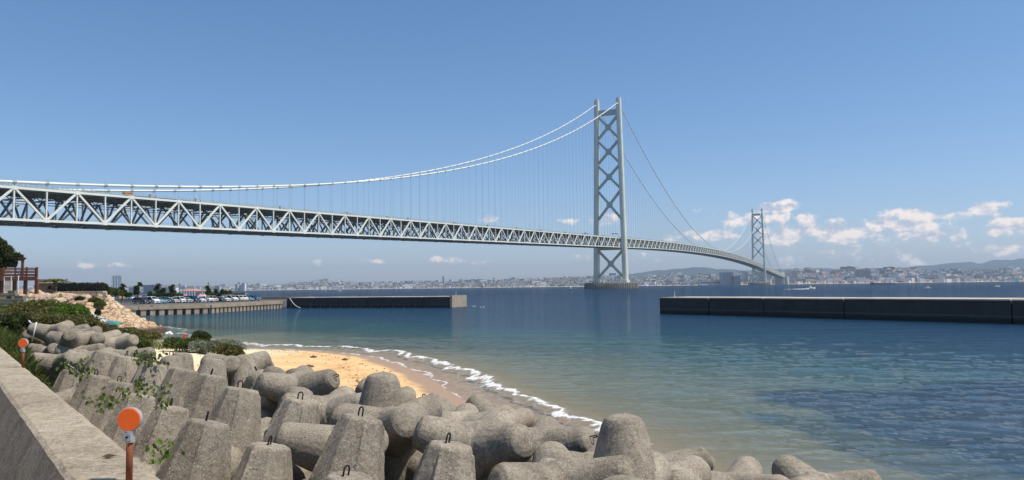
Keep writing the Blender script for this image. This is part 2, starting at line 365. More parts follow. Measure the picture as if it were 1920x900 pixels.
def sea_mesh():
    rr = np.concatenate([np.geomspace(9, 120, 330)[:-1], np.geomspace(120, 1500, 130)[:-1], np.geomspace(1500, 22000, 60)])
    th = np.radians(np.concatenate([np.linspace(-100, -42, 40)[:-1], np.linspace(-42, 42, 420)[:-1], np.linspace(42, 130, 60)]))
    T, RR = np.meshgrid(th, rr); X = RR * np.sin(T); Y = RR * np.cos(T)
    sd = coast_sd(X, Y); gz = ground(X, Y, sd)
    dep = np.where(RR < 260, np.maximum(-gz, 0), 4.)
    # bed falls away quickly off the beach
    off = np.maximum(-sd, 0); dep = np.where(off > 12, dep + (off - 12) * .04, dep)
    # geometric swell: low waves, stronger off the beach
    amp = np.clip(off / 10, 0, 1) * .055 * np.exp(-RR / 700)
    Z = amp * (.5 * np.sin(X * .35 + Y * .9 + 7 * fbm(X * .07, Y * .07)) + 3.4 * (fbm(X * .55 + Y * .2, Y * 1.1 - X * .15, 4) - .5)) * np.clip((90 - RR) / 40, 0, 1)
    # the small breaker that runs along the beach
    br = np.exp(-((off - 2.6 - 1.2 * (fbm(X * .12, Y * .12) - .5)) / .75) ** 2) * (.55 + .9 * fbm(X * .3 + 3, Y * .3)) * .22
    Z = Z + np.where((sd < 0) & (RR < 120), br, 0)
    Z = np.where(sd > 0, np.minimum(Z, 0) - .0, Z)
    v = np.stack([X, Y, Z], -1).reshape(-1, 3)
    t = NT('sea_water'); geo = t.n('NewGeometry'); pos = geo.outputs['Position']
    dp = t.n('Attribute', attribute_name='dep').outputs['Fac']; sdv = t.n('Attribute', attribute_name='sd').outputs['Fac']
    # distance from the shore bay decides how strong the chop is drawn
    def pn(scale, det, ro, sc3): return t.noise(scale, det, ro, pos, sc3=sc3)
    fine = pn(5.5, 4, .65, (.45, 1.3, 1)); mid = pn(1.3, 4, .65, (.42, 1.4, 1)); big = pn(.16, 4, .6, (.5, 1.6, 1)); gust = pn(.016, 5, .6, (.35, 1.5, 1))
    h = t.math('ADD', t.math('MULTIPLY', fine, .085), t.math('ADD', t.math('MULTIPLY', mid, .46), t.math('MULTIPLY', big, .9)))
    ch = t.ramp(gust, [(.3, .45), (.7, 1.)])
    b1 = t.n('Bump'); b1.inputs['Distance'].default_value = 1.; t.lk(t.math('MULTIPLY', t.math('MULTIPLY', ch, .85), t.math('MULTIPLY_ADD', dp, 1.6, .12, clamp=True)), b1.inputs['Strength']); t.lk(h, b1.inputs['Height'])
    nrm = b1.outputs[0]
    # body colour by depth of water
    al = t.math('SUBTRACT', 1., t.math('EXPONENT', t.math('MULTIPLY', dp, -.4)))
    body = t.ramp(t.math('MULTIPLY', dp, .11), [(0., (.24, .25, .14)), (.08, (.14, .225, .14)), (.20, (.045, .135, .110)), (.36, (.016, .064, .085)), (.65, (.005, .030, .060)), (1., (.004, .024, .056))])
    weed = t.ramp(t.math('ADD', t.n('Attribute', attribute_name='weed').outputs['Fac'], t.math('MULTIPLY_ADD', pn(.16, 5, .65, (.6, 1.3, 1)), 1.1, -.6)), [(.36, 0.), (.66, 1.)])  # irregular patch where the water body turns darker and more opaque
    body = t.mix(t.math('MULTIPLY', weed, .85), body, (.006, .018, .036))
    al2 = t.math('MAXIMUM', al, t.math('MULTIPLY', weed, .9))
    dif = t.n('BsdfDiffuse'); t.lk(body, dif.inputs['Color']); t.lk(nrm, dif.inputs['Normal'])
    tr = t.n('BsdfTransparent'); tr.inputs['Color'].default_value = (.74, .86, .72, 1)
    tt_ = t.mix(t.math('MULTIPLY', dp, 1.8, clamp=True), (.93, .92, .90), (.74, .86, .72)); t.lk(tt_, tr.inputs['Color']); m1 = t.n('MixShader'); t.lk(al2, m1.inputs[0]); t.lk(tr.outputs[0], m1.inputs[1]); t.lk(dif.outputs[0], m1.inputs[2])
    gl = t.n('BsdfGlossy'); gl.inputs['Roughness'].default_value = .04; t.lk(nrm, gl.inputs['Normal'])
    fr = t.n('Fresnel'); fr.inputs['IOR'].default_value = 1.33; t.lk(nrm, fr.inputs['Normal'])
    spx = t.n('SeparateXYZ'); t.lk(pos, spx.inputs[0]); outf = t.n('MapRange'); t.lk(spx.outputs[1], outf.inputs[0])   # choppier, duller water outside the breakwaters
    for i_, v_ in ((1, 110.), (2, 420.), (3, .42), (4, .31)): outf.inputs[i_].default_value = v_
    m2 = t.n('MixShader'); t.lk(t.math('MULTIPLY', t.math('MULTIPLY', fr.outputs[0], outf.outputs[0]), t.math('MULTIPLY_ADD', dp, 1.2, .35, clamp=True)), m2.inputs[0]); t.lk(m1.outputs[0], m2.inputs[1]); t.lk(gl.outputs[0], m2.inputs[2])
    # foam: breaker crest, lace behind it, swash edge
    nf = pn(1.6, 6, .7, (1, 1, 1)); nl = pn(.3, 5, .6, (1, 1, 1)); nn = pn(7, 5, .75, (1, 1, 1))
    s2 = t.math('ADD', sdv, t.math('MULTIPLY_ADD', nl, 3.4, -1.7))
    def band(c, wd): return t.math('SUBTRACT', 1., t.math('DIVIDE', t.math('ABSOLUTE', t.math('SUBTRACT', s2, c)), wd), clamp=True)
    vo = t.n('TexVoronoi', feature='DISTANCE_TO_EDGE'); vo.inputs['Scale'].default_value = 1.5
    wv = t.n('VectorMath', operation='MULTIPLY_ADD'); nc = t.n('TexNoise'); nc.inputs['Scale'].default_value = 1.1; t.lk(pos, nc.inputs['Vector'])
    t.lk(nc.outputs['Color'], wv.inputs[0]); wv.inputs[1].default_value = (1.1, 1.1, 0); t.lk(pos, wv.inputs[2]); t.lk(wv.outputs[0], vo.inputs['Vector'])
    lace = t.math('SUBTRACT', 1., t.math('MULTIPLY', vo.outputs['Distance'], 9.), clamp=True)
    f1 = t.math('ADD', t.math('MULTIPLY', band(-2.35, .55), 1.1), t.math('MULTIPLY_ADD', nf, 2.6, -1.5))            # crest
    f2 = t.math('ADD', t.math('MULTIPLY', band(-.02, .3), 1.25), t.math('MULTIPLY_ADD', nf, 1.6, -.95))             # swash edge
    f3 = t.math('MULTIPLY', t.math('MULTIPLY', band(-1.6, 2.4), lace), t.math('MULTIPLY_ADD', nf, 2.4, -.75, clamp=True))
    foam = t.math('MAXIMUM', t.math('MAXIMUM', t.ramp(f1, [(.4, 0.), (.72, 1.)]), t.ramp(f2, [(.42, 0.), (.75, .7)])), t.math('MULTIPLY', f3, .35))
    foam = t.math('MULTIPLY', t.math('MULTIPLY', foam, t.n('Attribute', attribute_name='fo').outputs['Fac']), t.math('MULTIPLY_ADD', nn, 3.2, -.75, clamp=True), clamp=True)
    fd = t.n('BsdfDiffuse'); fd.inputs['Color'].default_value = (.80, .80, .78, 1)
    m3 = t.n('MixShader'); t.lk(foam, m3.inputs[0]); t.lk(m2.outputs[0], m3.inputs[1]); t.lk(fd.outputs[0], m3.inputs[2])
    t.lk(m3.outputs[0], t.out.inputs[0])
    inkyv = ss(-1.5, 3.5, X - (8.9 + (36 - Y) * .16)) * (1 - ss(33, 41, Y - .15 * (X - 10))) * ss(8, 14, Y) * (1 - ss(34, 50, X)) * .95
    o = np_mesh('sea', v, grid_faces(len(rr), len(th))[:, ::-1], t.mat, True, {'dep': dep.ravel(), 'sd': sd.ravel(), 'weed': inkyv.ravel(), 'fo': (ss(23.2, 25.5, Y) * (1 - ss(62, 75, Y) * .6)).ravel()})
    tag(o, kind='structure')
sea_mesh()
# deep bed sheet under everything, reaching the horizon
sb = MB(); sb.add([(-30000, -3000, -6), (30000, -3000, -6), (30000, 30000, -6), (-30000, 30000, -6)], [(0, 1, 2, 3)])
tag(sb.build('seabed', vary('seabed_silt', (.05, .06, .05), (.07, .08, .06), .01, .9, 0)), kind='structure')

# ------------------------------------------------------------ seawall
def wb(a, b, z): p = W0 + WU * a + WV * b; return (p[0], p[1], z)
def seawall():
    root = empty('seawall', (W0[0], W0[1], 3.4), 'low concrete seawall with rough pebbly sunlit top along the tetrapods', 'seawall')
    s = MB(); aa = np.arange(-6, 60, .22); prof = [(-.84, 3.1), (-.325, 4.185), (-.30, 4.2), (-.04, 4.2), (-.0, 4.185), (.05, 2.0), (.05, 1.0)]
    vs = []; k = len(prof)
    for i, a in enumerate(aa):
        for j, (b, z) in enumerate(prof):
            jb = .006 * (random.random() - .5) if 0 < j < 5 else 0
            vs.append(wb(a, b + jb, z + (.004 * (random.random() - .5) if 0 < j < 5 else 0)))
    fs = [(i * k + j, (i + 1) * k + j, (i + 1) * k + j + 1, i * k + j + 1) for i in range(len(aa) - 1) for j in range(k - 1)]
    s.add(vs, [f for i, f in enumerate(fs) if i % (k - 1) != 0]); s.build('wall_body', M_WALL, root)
    s = MB(); s.add(vs, [f for i, f in enumerate(fs) if i % (k - 1) == 0]); s.build('wall_face', M_WALLSHADE, root)['label'] = 'darker rough landward face of the seawall'
seawall()
M_POST = vary('rusty_post', (.16, .045, .018), (.30, .10, .045), 25, .8, .4, .003)
M_ORANGE = None
def reflector_mats():
    t = NT('orange_reflector'); n = t.noise(60, 2); vo = t.n('TexVoronoi'); vo.inputs['Scale'].default_value = 260; t.lk(t.tc.outputs['Object'], vo.inputs['Vector'])
    col = t.mix(t.ramp(t.noise(30, 5, .7), [(.45, 0.), (.8, .35)]), (.95, .13, .005), (.65, .10, .01))
    return t.fin(col, .25, t.bump(vo.outputs['Distance'], .3, .002), spec=.5)
def delineator(px, py, d, s, label):
    m_or = bpy.data.materials.get('orange_reflector') or reflector_mats(); m_rim = bpy.data.materials.get('reflector_housing') or vary('reflector_housing', (.30, .31, .32), (.42, .43, .44), 20, .5, .1)
    base = P(px, py, d); base.z = 4.196
    root = empty('road_reflector', base, label, 'reflector', 'round reflectors standing on the seawall')
    fwd = Vector((.06, -1, .0)).normalized(); H = .262 * s; rad = .051 * s
    b = MB(); b.tube([(0, 0, -.01), (0, 0, H - rad * .9)], .0135 * s, 10); b.build('post', M_POST, root, True, world=False)
    b = MB(); b.tube([(0, 0, H - rad - .045 * s), (0, 0, H - rad + .004)], [.019 * s, .023 * s], 10); b.box((0, -.018 * s, H - rad - .02 * s), (.03 * s, .012 * s, .03 * s)); c = b.build('clamp', m_rim, root, False, world=False)
    b = MB(); b.tube([(0, -.021 * s, H - rad - .02 * s), (0, -.03 * s, H - rad - .02 * s)], .005 * s, 8); b.build('screw', M_HOOK, c, world=False)
    b = MB(); c0 = Vector((0, 0, H)); b.tube([c0 - fwd * .016 * s, c0 + fwd * .006 * s, c0 + fwd * .012 * s], [rad * .93, rad, rad * .97], 32); b.build('housing', m_rim, root, False, world=False)
    b = MB(); b.tube([c0 + fwd * .0125 * s, c0 + fwd * .016 * s], [rad * .93, rad * .90], 32); b.build('lens', m_or, root, False, world=False)
delineator(242, 897, 3.3, 1.0, 'large orange round reflector on a rusty post, nearest on the seawall top')
delineator(43, 678, 8.3, 1.0, 'small distant orange reflector on the seawall, grass right behind it')

# ------------------------------------------------------------ tetrapods
LEG = 1.29
def tetra_mesh(name, seed, oct_=False, base=.54):
    rnd = random.Random(seed); b = MB()
    dirs = [Vector((0, 0, 1))] + [Vector((math.sin(R(109.47)) * math.cos(t), math.sin(R(109.47)) * math.sin(t), math.cos(R(109.47)))) for t in (0, 2 * math.pi / 3, 4 * math.pi / 3)]
    for i, d in enumerate(dirs):
        n = 8 if (oct_ and i == 0) else 22
        rr = [.56, .30 * 1.03, .25]; ds = [-.08, LEG - .055, LEG]
        rr = [base, .315, .27, .16]; ds = [-.08, LEG - .13, LEG - .045, LEG]
        if n == 8: rr = [.64, .325, .285]; ds = [-.08, LEG - .045, LEG]
        b.tube([d * q for q in ds], rr, n)
        for sgn in ((0, 1, 2, 3) if n == 8 else ()):
            a = d.orthogonal().normalized(); a.rotate(Quaternion(d, (R(0) if n == 8 else 0) + sgn * math.pi / 2))
            b.beam(d * .3 + a * (.54 if n == 8 else .45), d * (LEG - .1) + a * (.335 if n == 8 else .322), .035, .05, up=a)
    b.lathe([(.25, -.52), (.5, -.3), (.6, 0), (.5, .3), (.25, .52)], n=20)
    o = b.build(name, M_TETRA)
    m = o.modifiers.new('r', 'REMESH'); m.mode = 'VOXEL'; m.voxel_size = .021; m.use_smooth_shade = True
    m2 = o.modifiers.new('s', 'SMOOTH'); m2.factor = .5; m2.iterations = 1
    dg = bpy.context.evaluated_depsgraph_get(); me = bpy.data.meshes.new_from_object(o.evaluated_get(dg))
    # worn, slightly uneven surface
    n = len(me.vertices); co = np.empty(n * 3, np.float32); me.vertices.foreach_get('co', co); co = co.reshape(-1, 3)
    nr = np.empty(n * 3, np.float32); me.vertices.foreach_get('normal', nr); nr = nr.reshape(-1, 3)
    dsp = (fbm(co[:, 0] * 3.1 + seed * 3 + co[:, 2] * 1.7, co[:, 1] * 3.1 - co[:, 2] * 2.3, 4) - .5) * .018
    dsp += (fbm(co[:, 0] * 13 + co[:, 2] * 9, co[:, 1] * 13 - co[:, 2] * 11 + seed, 3) - .5) * .012
    co = co + nr * dsp[:, None]; me.vertices.foreach_set('co', co.ravel()); me.update()
    me.name = name; me.materials.clear(); me.materials.append(M_TETRA)
    bpy.data.objects.remove(o); return me
TM = [tetra_mesh('tetrapod_round', 1), tetra_mesh('tetrapod_faceted', 2, True), tetra_mesh('tetrapod_worn', 5), tetra_mesh('tetrapod_stout', 8, base=.66)]
def hook_mesh():
    b = MB(); pts = [(-.048, 0, -.06)] + [(-.048, 0, .09)] + [(.048 * -math.cos(t), 0, .09 + .052 * math.sin(t)) for t in np.linspace(.3, math.pi - .3, 7)] + [(.048, 0, .09), (.048, 0, -.06)]
    b.tube(pts, .0125, 7); o = b.build('lifting_hook', M_HOOK, None, True); me = o.data; bpy.data.objects.remove(o); return me
HM = hook_mesh()
TET = []
def tetra(c, d, spin, var=0, hook=True, label=None, leg=0, hrot=None, group='tetrapods heaped along the seawall'):
    o = bpy.data.objects.new('tetrapod', TM[var]); C.objects.link(o)
    q = Vector(d).normalized().to_track_quat('Z', 'Y') @ Quaternion((0, 0, 1), R(spin))
    o.location = c; o.rotation_mode = 'QUATERNION'; o.rotation_quaternion = q
    tag(o, label, 'tetrapod', group); TET.append(Vector(c))
    if hook:
        h = bpy.data.objects.new('lifting_hook', HM); C.objects.link(h); h.parent = o
        h.location = (.02, .05, LEG - .005); h.rotation_euler = (0, .1, R(hrot if hrot is not None else 40 * math.sin(spin * 3) - spin))
    return o
# tip in the photo, apparent tip width, direction of that leg, spin, mesh, hook, label
V15 = (.20, .16, .97)
HAND = [
 (393,790,75, V15, 20,1,1,'tall faceted tetrapod with upright hook nearest the lower seawall corner'),
 (507,834,76, (.16,.10,.98), 75,1,1,'short flat-topped tetrapod between two taller ones at the bottom edge'),
 (681,781,76, (.22,.10,.97), 40,1,1,'large upright tetrapod with hook beside a black gap, bottom centre'),
 (846,832,84, (.16,.05,.98), 10,1,1,'upright tetrapod with tall thin hook and wide sloping-edged top at the bottom'),
 (655,892,86, (.10,.0,.99), 60,1,1,'tetrapod showing only its hooked top at the bottom edge'),
 (325,762,60, V15, 0,1,1,'faceted tetrapod with hook directly behind the large orange reflector'),
 (567,750,62, V15, 30,1,1,'upright tetrapod with hook between a round hump and a leaning column'),
 (263,740,56, (.18,.15,.97), 90,1,0,'flat-topped tetrapod tight against the seawall above the orange reflector'),
 (455,728,60, (.16,.16,.97), 15,1,1,'broad upright tetrapod with thin hook left of a rounded hump'),
 (399,703,51, (.18,.14,.97), 50,1,1,'upright tetrapod with hook in front of a pale rounded hump'),
 (347,692,51, (.20,.14,.97), 85,1,0,'brown stained upright tetrapod with long flat front'),
 (290,680,44, (.18,.14,.97), 10,1,1,'upright tetrapod with two hooks poking up behind its flat top'),
 (240,668,43, (.16,.14,.97), 35,1,1,'upright tetrapod beside green vine leaves at its right shoulder'),
 (202,659,43, (.16,.14,.97), 70,1,0,'flat-fronted upright tetrapod at the left end of the upright row'),
 (184,704,46, (.16,.15,.97), 5,1,1,'low upright tetrapod with hook behind the thin white twig'),
 (226,716,46, (.16,.15,.97), 55,1,1,'low upright tetrapod with leaf sprigs on both sides'),
 (140,694,40, (.10,.15,.97), 25,1,0,'small tetrapod half hidden behind the thin white twig'),
 (322,668,40, (-.1,.25,.95), 20,0,1,'rounded tetrapod with slim bent hook next to pale sand'),
 (342,661,38, (.05,.1,1), 40,0,1,'tetrapod with orange lichen on its domed top'),
 (402,672,42, (.1,.15,.97), 30,3,0,'pale domed tetrapod with sloping shoulder by the sand'),
 (452,668,38, (-.3,.3,.9), 60,0,0,'round grey tetrapod under the end of the beach shrubs'),
 (494,676,36, (-.05,.1,1), 80,3,0,'ball-topped tetrapod against the orange sand'),
 (478,697,42, (-.4,.0,.9), 45,0,1,'pale tetrapod with rounded hump and wide sloping shoulder'),
 (520,690,42, (.2,.3,.8), 0,2,0,'low tetrapod with only its rounded back above the heap'),
 (555,692,40, (-.1,.3,.9), 33,2,0,'low round-backed tetrapod on the edge of the sand'),
 (564,728,50, (.1,.35,.9), 65,3,0,'pale tetrapod with sloping back behind the hooked upright one'),
 (716,699,60, (0,.02,1), 20,3,0,'tall smooth round tetrapod leg standing against the orange sand'),
 (672,720,34, (-.75,-.1,.55), 10,0,1,'tetrapod leg leaning left with hook beside the tall round one'),
 (752,756,38, (.55,-.3,.6), 80,0,1,'tetrapod with curled hook just right of the tall round leg'),
 (797,750,48, (-.55,-.25,.6), 30,2,1,'tetrapod leg leaning left with a dark shadowed end near the sand'),
 (880,748,36, (-.5,.2,.45), 15,2,0,'small tetrapod leg tip beside the wet sand'),
 (1168,778,78, (0,.0,1), 0,3,0,'tall smooth round tetrapod leg standing against the water'),
 (1318,850,50, (.25,.05,.85), 15,2,0,'rounded tetrapod just right of the splashing foam'),
 (1468,868,54, (-.55,.1,.7), 25,2,0,'rough pitted tetrapod tip in the lower right water edge'),
]
def calm_spin(dn):                      # settle on the leg that lets the unit lie lowest
    q = dn.to_track_quat('Z', 'Y'); best = None
    for a in range(0, 120, 5):
        mz = max((q @ Quaternion((0, 0, 1), R(a)) @ Vector((math.sin(R(109.47)) * math.cos(t), math.sin(R(109.47)) * math.sin(t), -.333))).z for t in (0, 2.0944, 4.18879))
        if best is None or mz < best[0]: best = (mz, a)
    return best[1]
for i, (x, y, wd, d, spn, var, hk, lab) in enumerate(HAND):
    sc = .74 if wd < 23 else 1.; dep = .62 * sc * F_PX / wd; dn = Vector(d).normalized()
    if dn.z < .85: spn = calm_spin(dn)
    o = tetra(P(x, y, dep) - dn * LEG * sc, dn, spn, var, bool(hk), lab); o.scale = (sc,) * 3
# units lying with one leg down and three spread: centre in the photo, distance, heading of first leg, size
LOW = [
 (905,848,13.0,192,1,0,'big pale tetrapod with rounded legs spread left and right behind the tall thin hook'),
 (736,818,14.2,290,1,0,'tetrapod whose round leg end faces the viewer above a black gap'),
 (868,818,16.8,332,1,0,'tetrapod with blunt leg pointing right over the wet sand'),
 (1018,852,15.2,325,1,1,'tetrapod with small hook on its left shoulder next to the surf'),
 (1052,932,11.2,212,1,0,'large smooth tetrapod at the bottom with a dark shadowed leg end on its left'),
 (1112,908,12.9,178,1,0,'long level tetrapod legs lying in front of the tall round leg by the water'),
 (1238,938,12.6,160,1,0,'sloping tetrapod in front of the lower right water edge'),
 (1232,900,15.8,10,1,0,'tetrapod with white foam splashing behind it'),
 (1385,938,14.6,60,1,0,'low smooth tetrapod hump at the lower right water edge'),
 (1535,938,14.8,346,1,0,'rightmost tetrapod, its leg pointing right into the water'),
 (562,736,20.5,338,1,1,'lying tetrapod whose leg points right with hook over the sand'),
 (515,752,21.0,20,1,0,'wide tetrapod lying behind the hooked upright one'),
 (622,786,17.0,330,1,1,'tetrapod with blunt leg end and curled hook beside the sand'),
 (645,852,13.4,70,1,0,'deep-lying tetrapod behind the large upright one with a hook'),
 (440,700,24.,40,1,0,'low tetrapod behind the domed one near the shrubs'),
 (1145,950,11.0,40,1,1,'tetrapod with one upright iron bar at the bottom edge'),
 (102,628,33,200,.8,0,'streaky tetrapod at the upper left of the far heap under the bushes'),
 (128,630,37,250,.8,0,'tetrapod with peaked top at the back of the far heap'),
 (133,645,31,175,.8,0,'long level tetrapod legs in the middle of the far heap over a dark hollow'),
 (160,636,34,330,.8,0,'smooth tetrapod near the middle top of the far heap'),
 (183,645,32,300,.8,0,'tetrapod with leg sloping right across the front of the far heap'),
 (98,668,31,188,.8,0,'tetrapod with round leg end pointing at the small reflector'),
 (150,669,31,352,.8,0,'tetrapod with a level leg ending in a dark flat cap, front of the far heap'),
 (205,640,37,215,.74,1,'darker grey tetrapod at the back, hole in its leg end'),
 (222,652,32,335,.8,0,'broad tetrapod at the right shoulder of the far heap'),
 (178,680,29,200,.8,0,'tetrapod between the far heap and the upright row'),
 (118,690,26,80,.85,0,'round tetrapod just over the seawall edge'),
 (245,676,31,350,.8,0,'tetrapod leg tapering down to the vine leaves'),
 (78,640,34,140,.8,0,'small pale tetrapod leftmost of the far heap behind the white pipe'),
]
for (x, y, dd, yaw, sc, var, lab) in LOW:
    sc = .92 if sc == 1 else sc
    q0 = Quaternion((0, 0, 1), R(yaw)); d0 = Vector((math.cos(R(19.5)), 0, math.sin(R(19.5)))); d0.rotate(Quaternion((0, 0, 1), R(yaw)))
    tl = Vector((random.uniform(-.12, .12), random.uniform(-.12, .12), 0)); d0 = (d0 + tl * .6).normalized()
    o = tetra(P(x, y, dd), d0, calm_spin(d0) + random.uniform(-5, 5), (0, 2)[len(lab) % 2], bool(var), lab); o.scale = (sc,) * 3
INF = []
def infill():
    rnd = random.Random(3); k = 0
    for i in range(-5, 18):
        for j in range(0, 9):
            a = i * 1.75 + (j % 2) * .85 + rnd.uniform(-.25, .25); b = 1.6 + j * 1.7 + rnd.uniform(-.2, .2)
            if a > 24 - j * .3 or b > 13.6: continue
            p = W0 + WU * a + WV * b
            zc = np.interp(b, [1.5, 6, 10, 14, 17], [1.3, 1.2, .55, -.25, -.5]) + rnd.uniform(-.1, .1)
            c = Vector((p[0], p[1], zc))
            if p[1] < 3.5 or any((t - c).length < 1.25 for t in TET): continue
            d = Vector((rnd.uniform(-.45, .45), rnd.uniform(-.45, .45), -1))
            o = tetra(c, d, rnd.uniform(0, 120), rnd.choice((0, 2)), False, 'grey concrete tetrapod wedged low among the others of the heap'); INF.append(o); k += 1
infill()
# ground under the heap is the darkened part of the beach
# ------------------------------------------------------------ suspension bridge
TX, TY, HD = 152.975, 1193.88, 0.4203592
BD = (math.sin(HD), math.cos(HD)); BN = (BD[1], -BD[0])
def B(s, w_, z): return (TX + s * BD[0] + w_ * BN[0], TY + s * BD[1] + w_ * BN[1], z)
S0, S1, S2, S3 = -970., 0., 1991., 2965.
def deck_z(s):                         # top chord
    if s < 0: return 77.6 + .0292 * s
    if s > S2: return 77.6 - .0315 * (s - S2)
    q = (s - S2 / 2) / (S2 / 2); return 94.5 - 16.9 * q * q
def cable_z(s):
    if s < 0:
        q = -s / 960; return 291.57 + q * (-427.54 + q * (198.32 + q * -11.23))
    if s > S2:
        q = (s - S2) / 960; return 291.57 + q * (-427.54 + q * (198.32 + q * -11.23))
    q = (s - S2 / 2) / (S2 / 2); return 94.5 + 195.5 * q * q
HW, DEP = 17.75, 13.8
def bridge():
    root = empty('suspension_bridge', B(0, 0, 0), 'pale green suspension bridge with double deck truss crossing the strait', 'bridge')
    NP = 66; ps = -14.68
    nodes_a = [k * ps for k in range(NP, -1, -1)]                       # side span, tower at 0
    nodes_b = [S2 * k / 136 for k in range(0, 137)]
    nodes_c = [S2 + 14.75 * k for k in range(0, 67)]
    allspans = [nodes_a, nodes_b, nodes_c]
    for sgn in (1, -1):
        w_ = HW * sgn
        tr = MB(); tb = MB()
        for nd in allspans:
            for i in range(len(nd) - 1):
                s, e = nd[i], nd[i + 1]
                tr.beam(B(s, w_, deck_z(s)), B(e, w_, deck_z(e)), .9, 1.05)
                tb.beam(B(s, w_, deck_z(s) - DEP), B(e, w_, deck_z(e) - DEP), .9, 1.05)
        t = tr.build('truss_top_chord', M_STEEL, root); tb.build('truss_bottom_chord', M_STEEL, root)
        rest = MB(); cnt = 0
        for si, nd in enumerate(allspans):
            n = len(nd)
            for i in range(n):
                s = nd[i]; zt = deck_z(s)
                k = NP - i if si == 0 else i
                m = MB()
                top = (k % 2 == 0)
                own = si == 0 and cnt < 96 and sgn == 1
                q = MB() if own else rest
                q.beam(B(s, w_, zt - .5), B(s, w_, zt - DEP + .5), .62, .62, up=(BD[0], BD[1], 0))
                q.box(B(s, w_, zt - .1 if top else zt - DEP + .1), (1.05, 2.3, 1.7), -HD)
                if own: q.build('truss_post', M_STEEL, t); cnt += 1
                if i < n - 1:
                    e = nd[i + 1]
                    kk = k % 2
                    a, b = (B(s, w_, zt), B(e, w_, deck_z(e) - DEP)) if kk == 0 else (B(s, w_, zt - DEP), B(e, w_, deck_z(e)))
                    own = si == 0 and cnt < 96 and sgn == 1
                    q = MB() if own else rest
                    q.beam(a, b, .72, .9)
                    if own: q.build('truss_diagonal', M_STEEL, t); cnt += 1
        tag(rest.build('truss_lattice', M_STEEL, t), kind='stuff')
    # floor system, cross frames, bracing
    fl = MB(); dk = MB(); rl = MB(); wk = MB()
    for si, nd in enumerate(allspans):
        for i in range(len(nd) - 1):
            s, e = nd[i], nd[i + 1]; zs, ze = deck_z(s), deck_z(e)
            mid = (s + e) / 2; zm = (zs + ze) / 2
            for a, b in ((-14.6, -1.2), (1.2, 14.6)):
                p = [B(s, a, zs + .25), B(s, b, zs + .25), B(e, b, ze + .25), B(e, a, ze + .25), B(s, a, zs + .6), B(s, b, zs + .6), B(e, b, ze + .6), B(e, a, ze + .6)]
                dk.hexa(p)
                for r_ in (a + .15, b - .15):
                    rl.beam(B(s, r_, zs + 1.0), B(e, r_, ze + 1.0), .25, .8)
            for a in (-13, -9.5, -6, -2.5, 2.5, 6, 9.5, 13):
                fl.beam(B(s, a, zs - .25), B(e, a, ze - .25), .35, .9)
            # cross frame
            z = zs
            fl.beam(B(s, -HW, z - 2.6), B(s, HW, z - 2.6), .5, .5); fl.beam(B(s, -HW, z - .6), B(s, HW, z - .6), .5, .6)
            for a in range(-5, 6):
                x0 = a * 3.2; fl.beam(B(s, x0 - 1.6, z - (.7 if a % 2 else 2.5)), B(s, x0 + 1.6, z - (2.5 if a % 2 else .7)), .3, .3)
            fl.beam(B(s, -HW, z - DEP), B(s, HW, z - DEP), .8, 1.1)
            fl.beam(B(s, HW, z - DEP + .5), B(s, 6.2, z - 2.8), .85, .8); fl.beam(B(s, -HW, z - DEP + .5), B(s, -6.2, z - 2.8), .85, .8)
            fl.beam(B(s, 0, z - DEP + .3), B(s, 5.6, z - 2.8), .75, .7); fl.beam(B(s, 0, z - DEP + .3), B(s, -5.6, z - 2.8), .75, .7)
            for za, o in ((DEP, 0),):
                fl.beam(B(s, -HW, zs - za), B(e, 0, ze - za), .6, .7); fl.beam(B(s, HW, zs - za), B(e, 0, ze - za), .6, .7)
                fl.beam(B(e, -HW, ze - za), B(s, 0, zs - za), .6, .7); fl.beam(B(e, HW, ze - za), B(s, 0, zs - za), .6, .7)
                fl.beam(B(mid, -HW, zm - za), B(mid, HW, zm - za), .35, .6)
            for wv_ in (-HW + 1.7, 0, HW - 1.7, -8, 8):      # inspection walkways
                wk.beam(B(s, wv_, zs - DEP - .1), B(e, wv_, ze - DEP - .1), 1.7, .25)
            if s < 1200:
                for wv_ in (HW - .8, -HW + .8, 0):
                    wk.beam(B(s, wv_, zs - DEP + 1.5), B(e, wv_, ze - DEP + 1.5), .08, .1)
                wk.beam(B(s, -6, zs - 4.6), B(e, -6, ze - 4.6), 1.2, .25); wk.beam(B(s, 6, zs - 4.6), B(e, 6, ze - 4.6), 1.2, .25)
            for wv_ in (HW + .1, -HW - .1):
                for hh in (1.25, 2.1):
                    rl.beam(B(s, wv_, zs + hh), B(e, wv_, ze + hh), .13, .13)
                if s < 400:
                    for q in range(6):
                        f = q / 6; ss_ = s + (e - s) * f; zz = zs + (ze - zs) * f
                        rl.beam(B(ss_, wv_, zz + .4), B(ss_, wv_, zz + 2.15), .14, .14)
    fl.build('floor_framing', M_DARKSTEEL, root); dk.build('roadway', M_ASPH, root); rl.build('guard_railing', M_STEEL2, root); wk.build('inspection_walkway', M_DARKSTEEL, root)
    # equipment boxes on the deck
    for s in (-868, -838, -770, -700, -618, -540, -470, -400, -330, -250, -180, -90, 60):
        m = MB(); z = deck_z(s); m.box(B(s, HW - 1.2, z + 1.6), (1.1, 1.6, 1.9), -HD); m.box(B(s + 3.5, HW - 1.2, z + 1.2), (.6, 1.1, 1.4), -HD); m.build('equipment_cabinet', M_STEEL2, root)
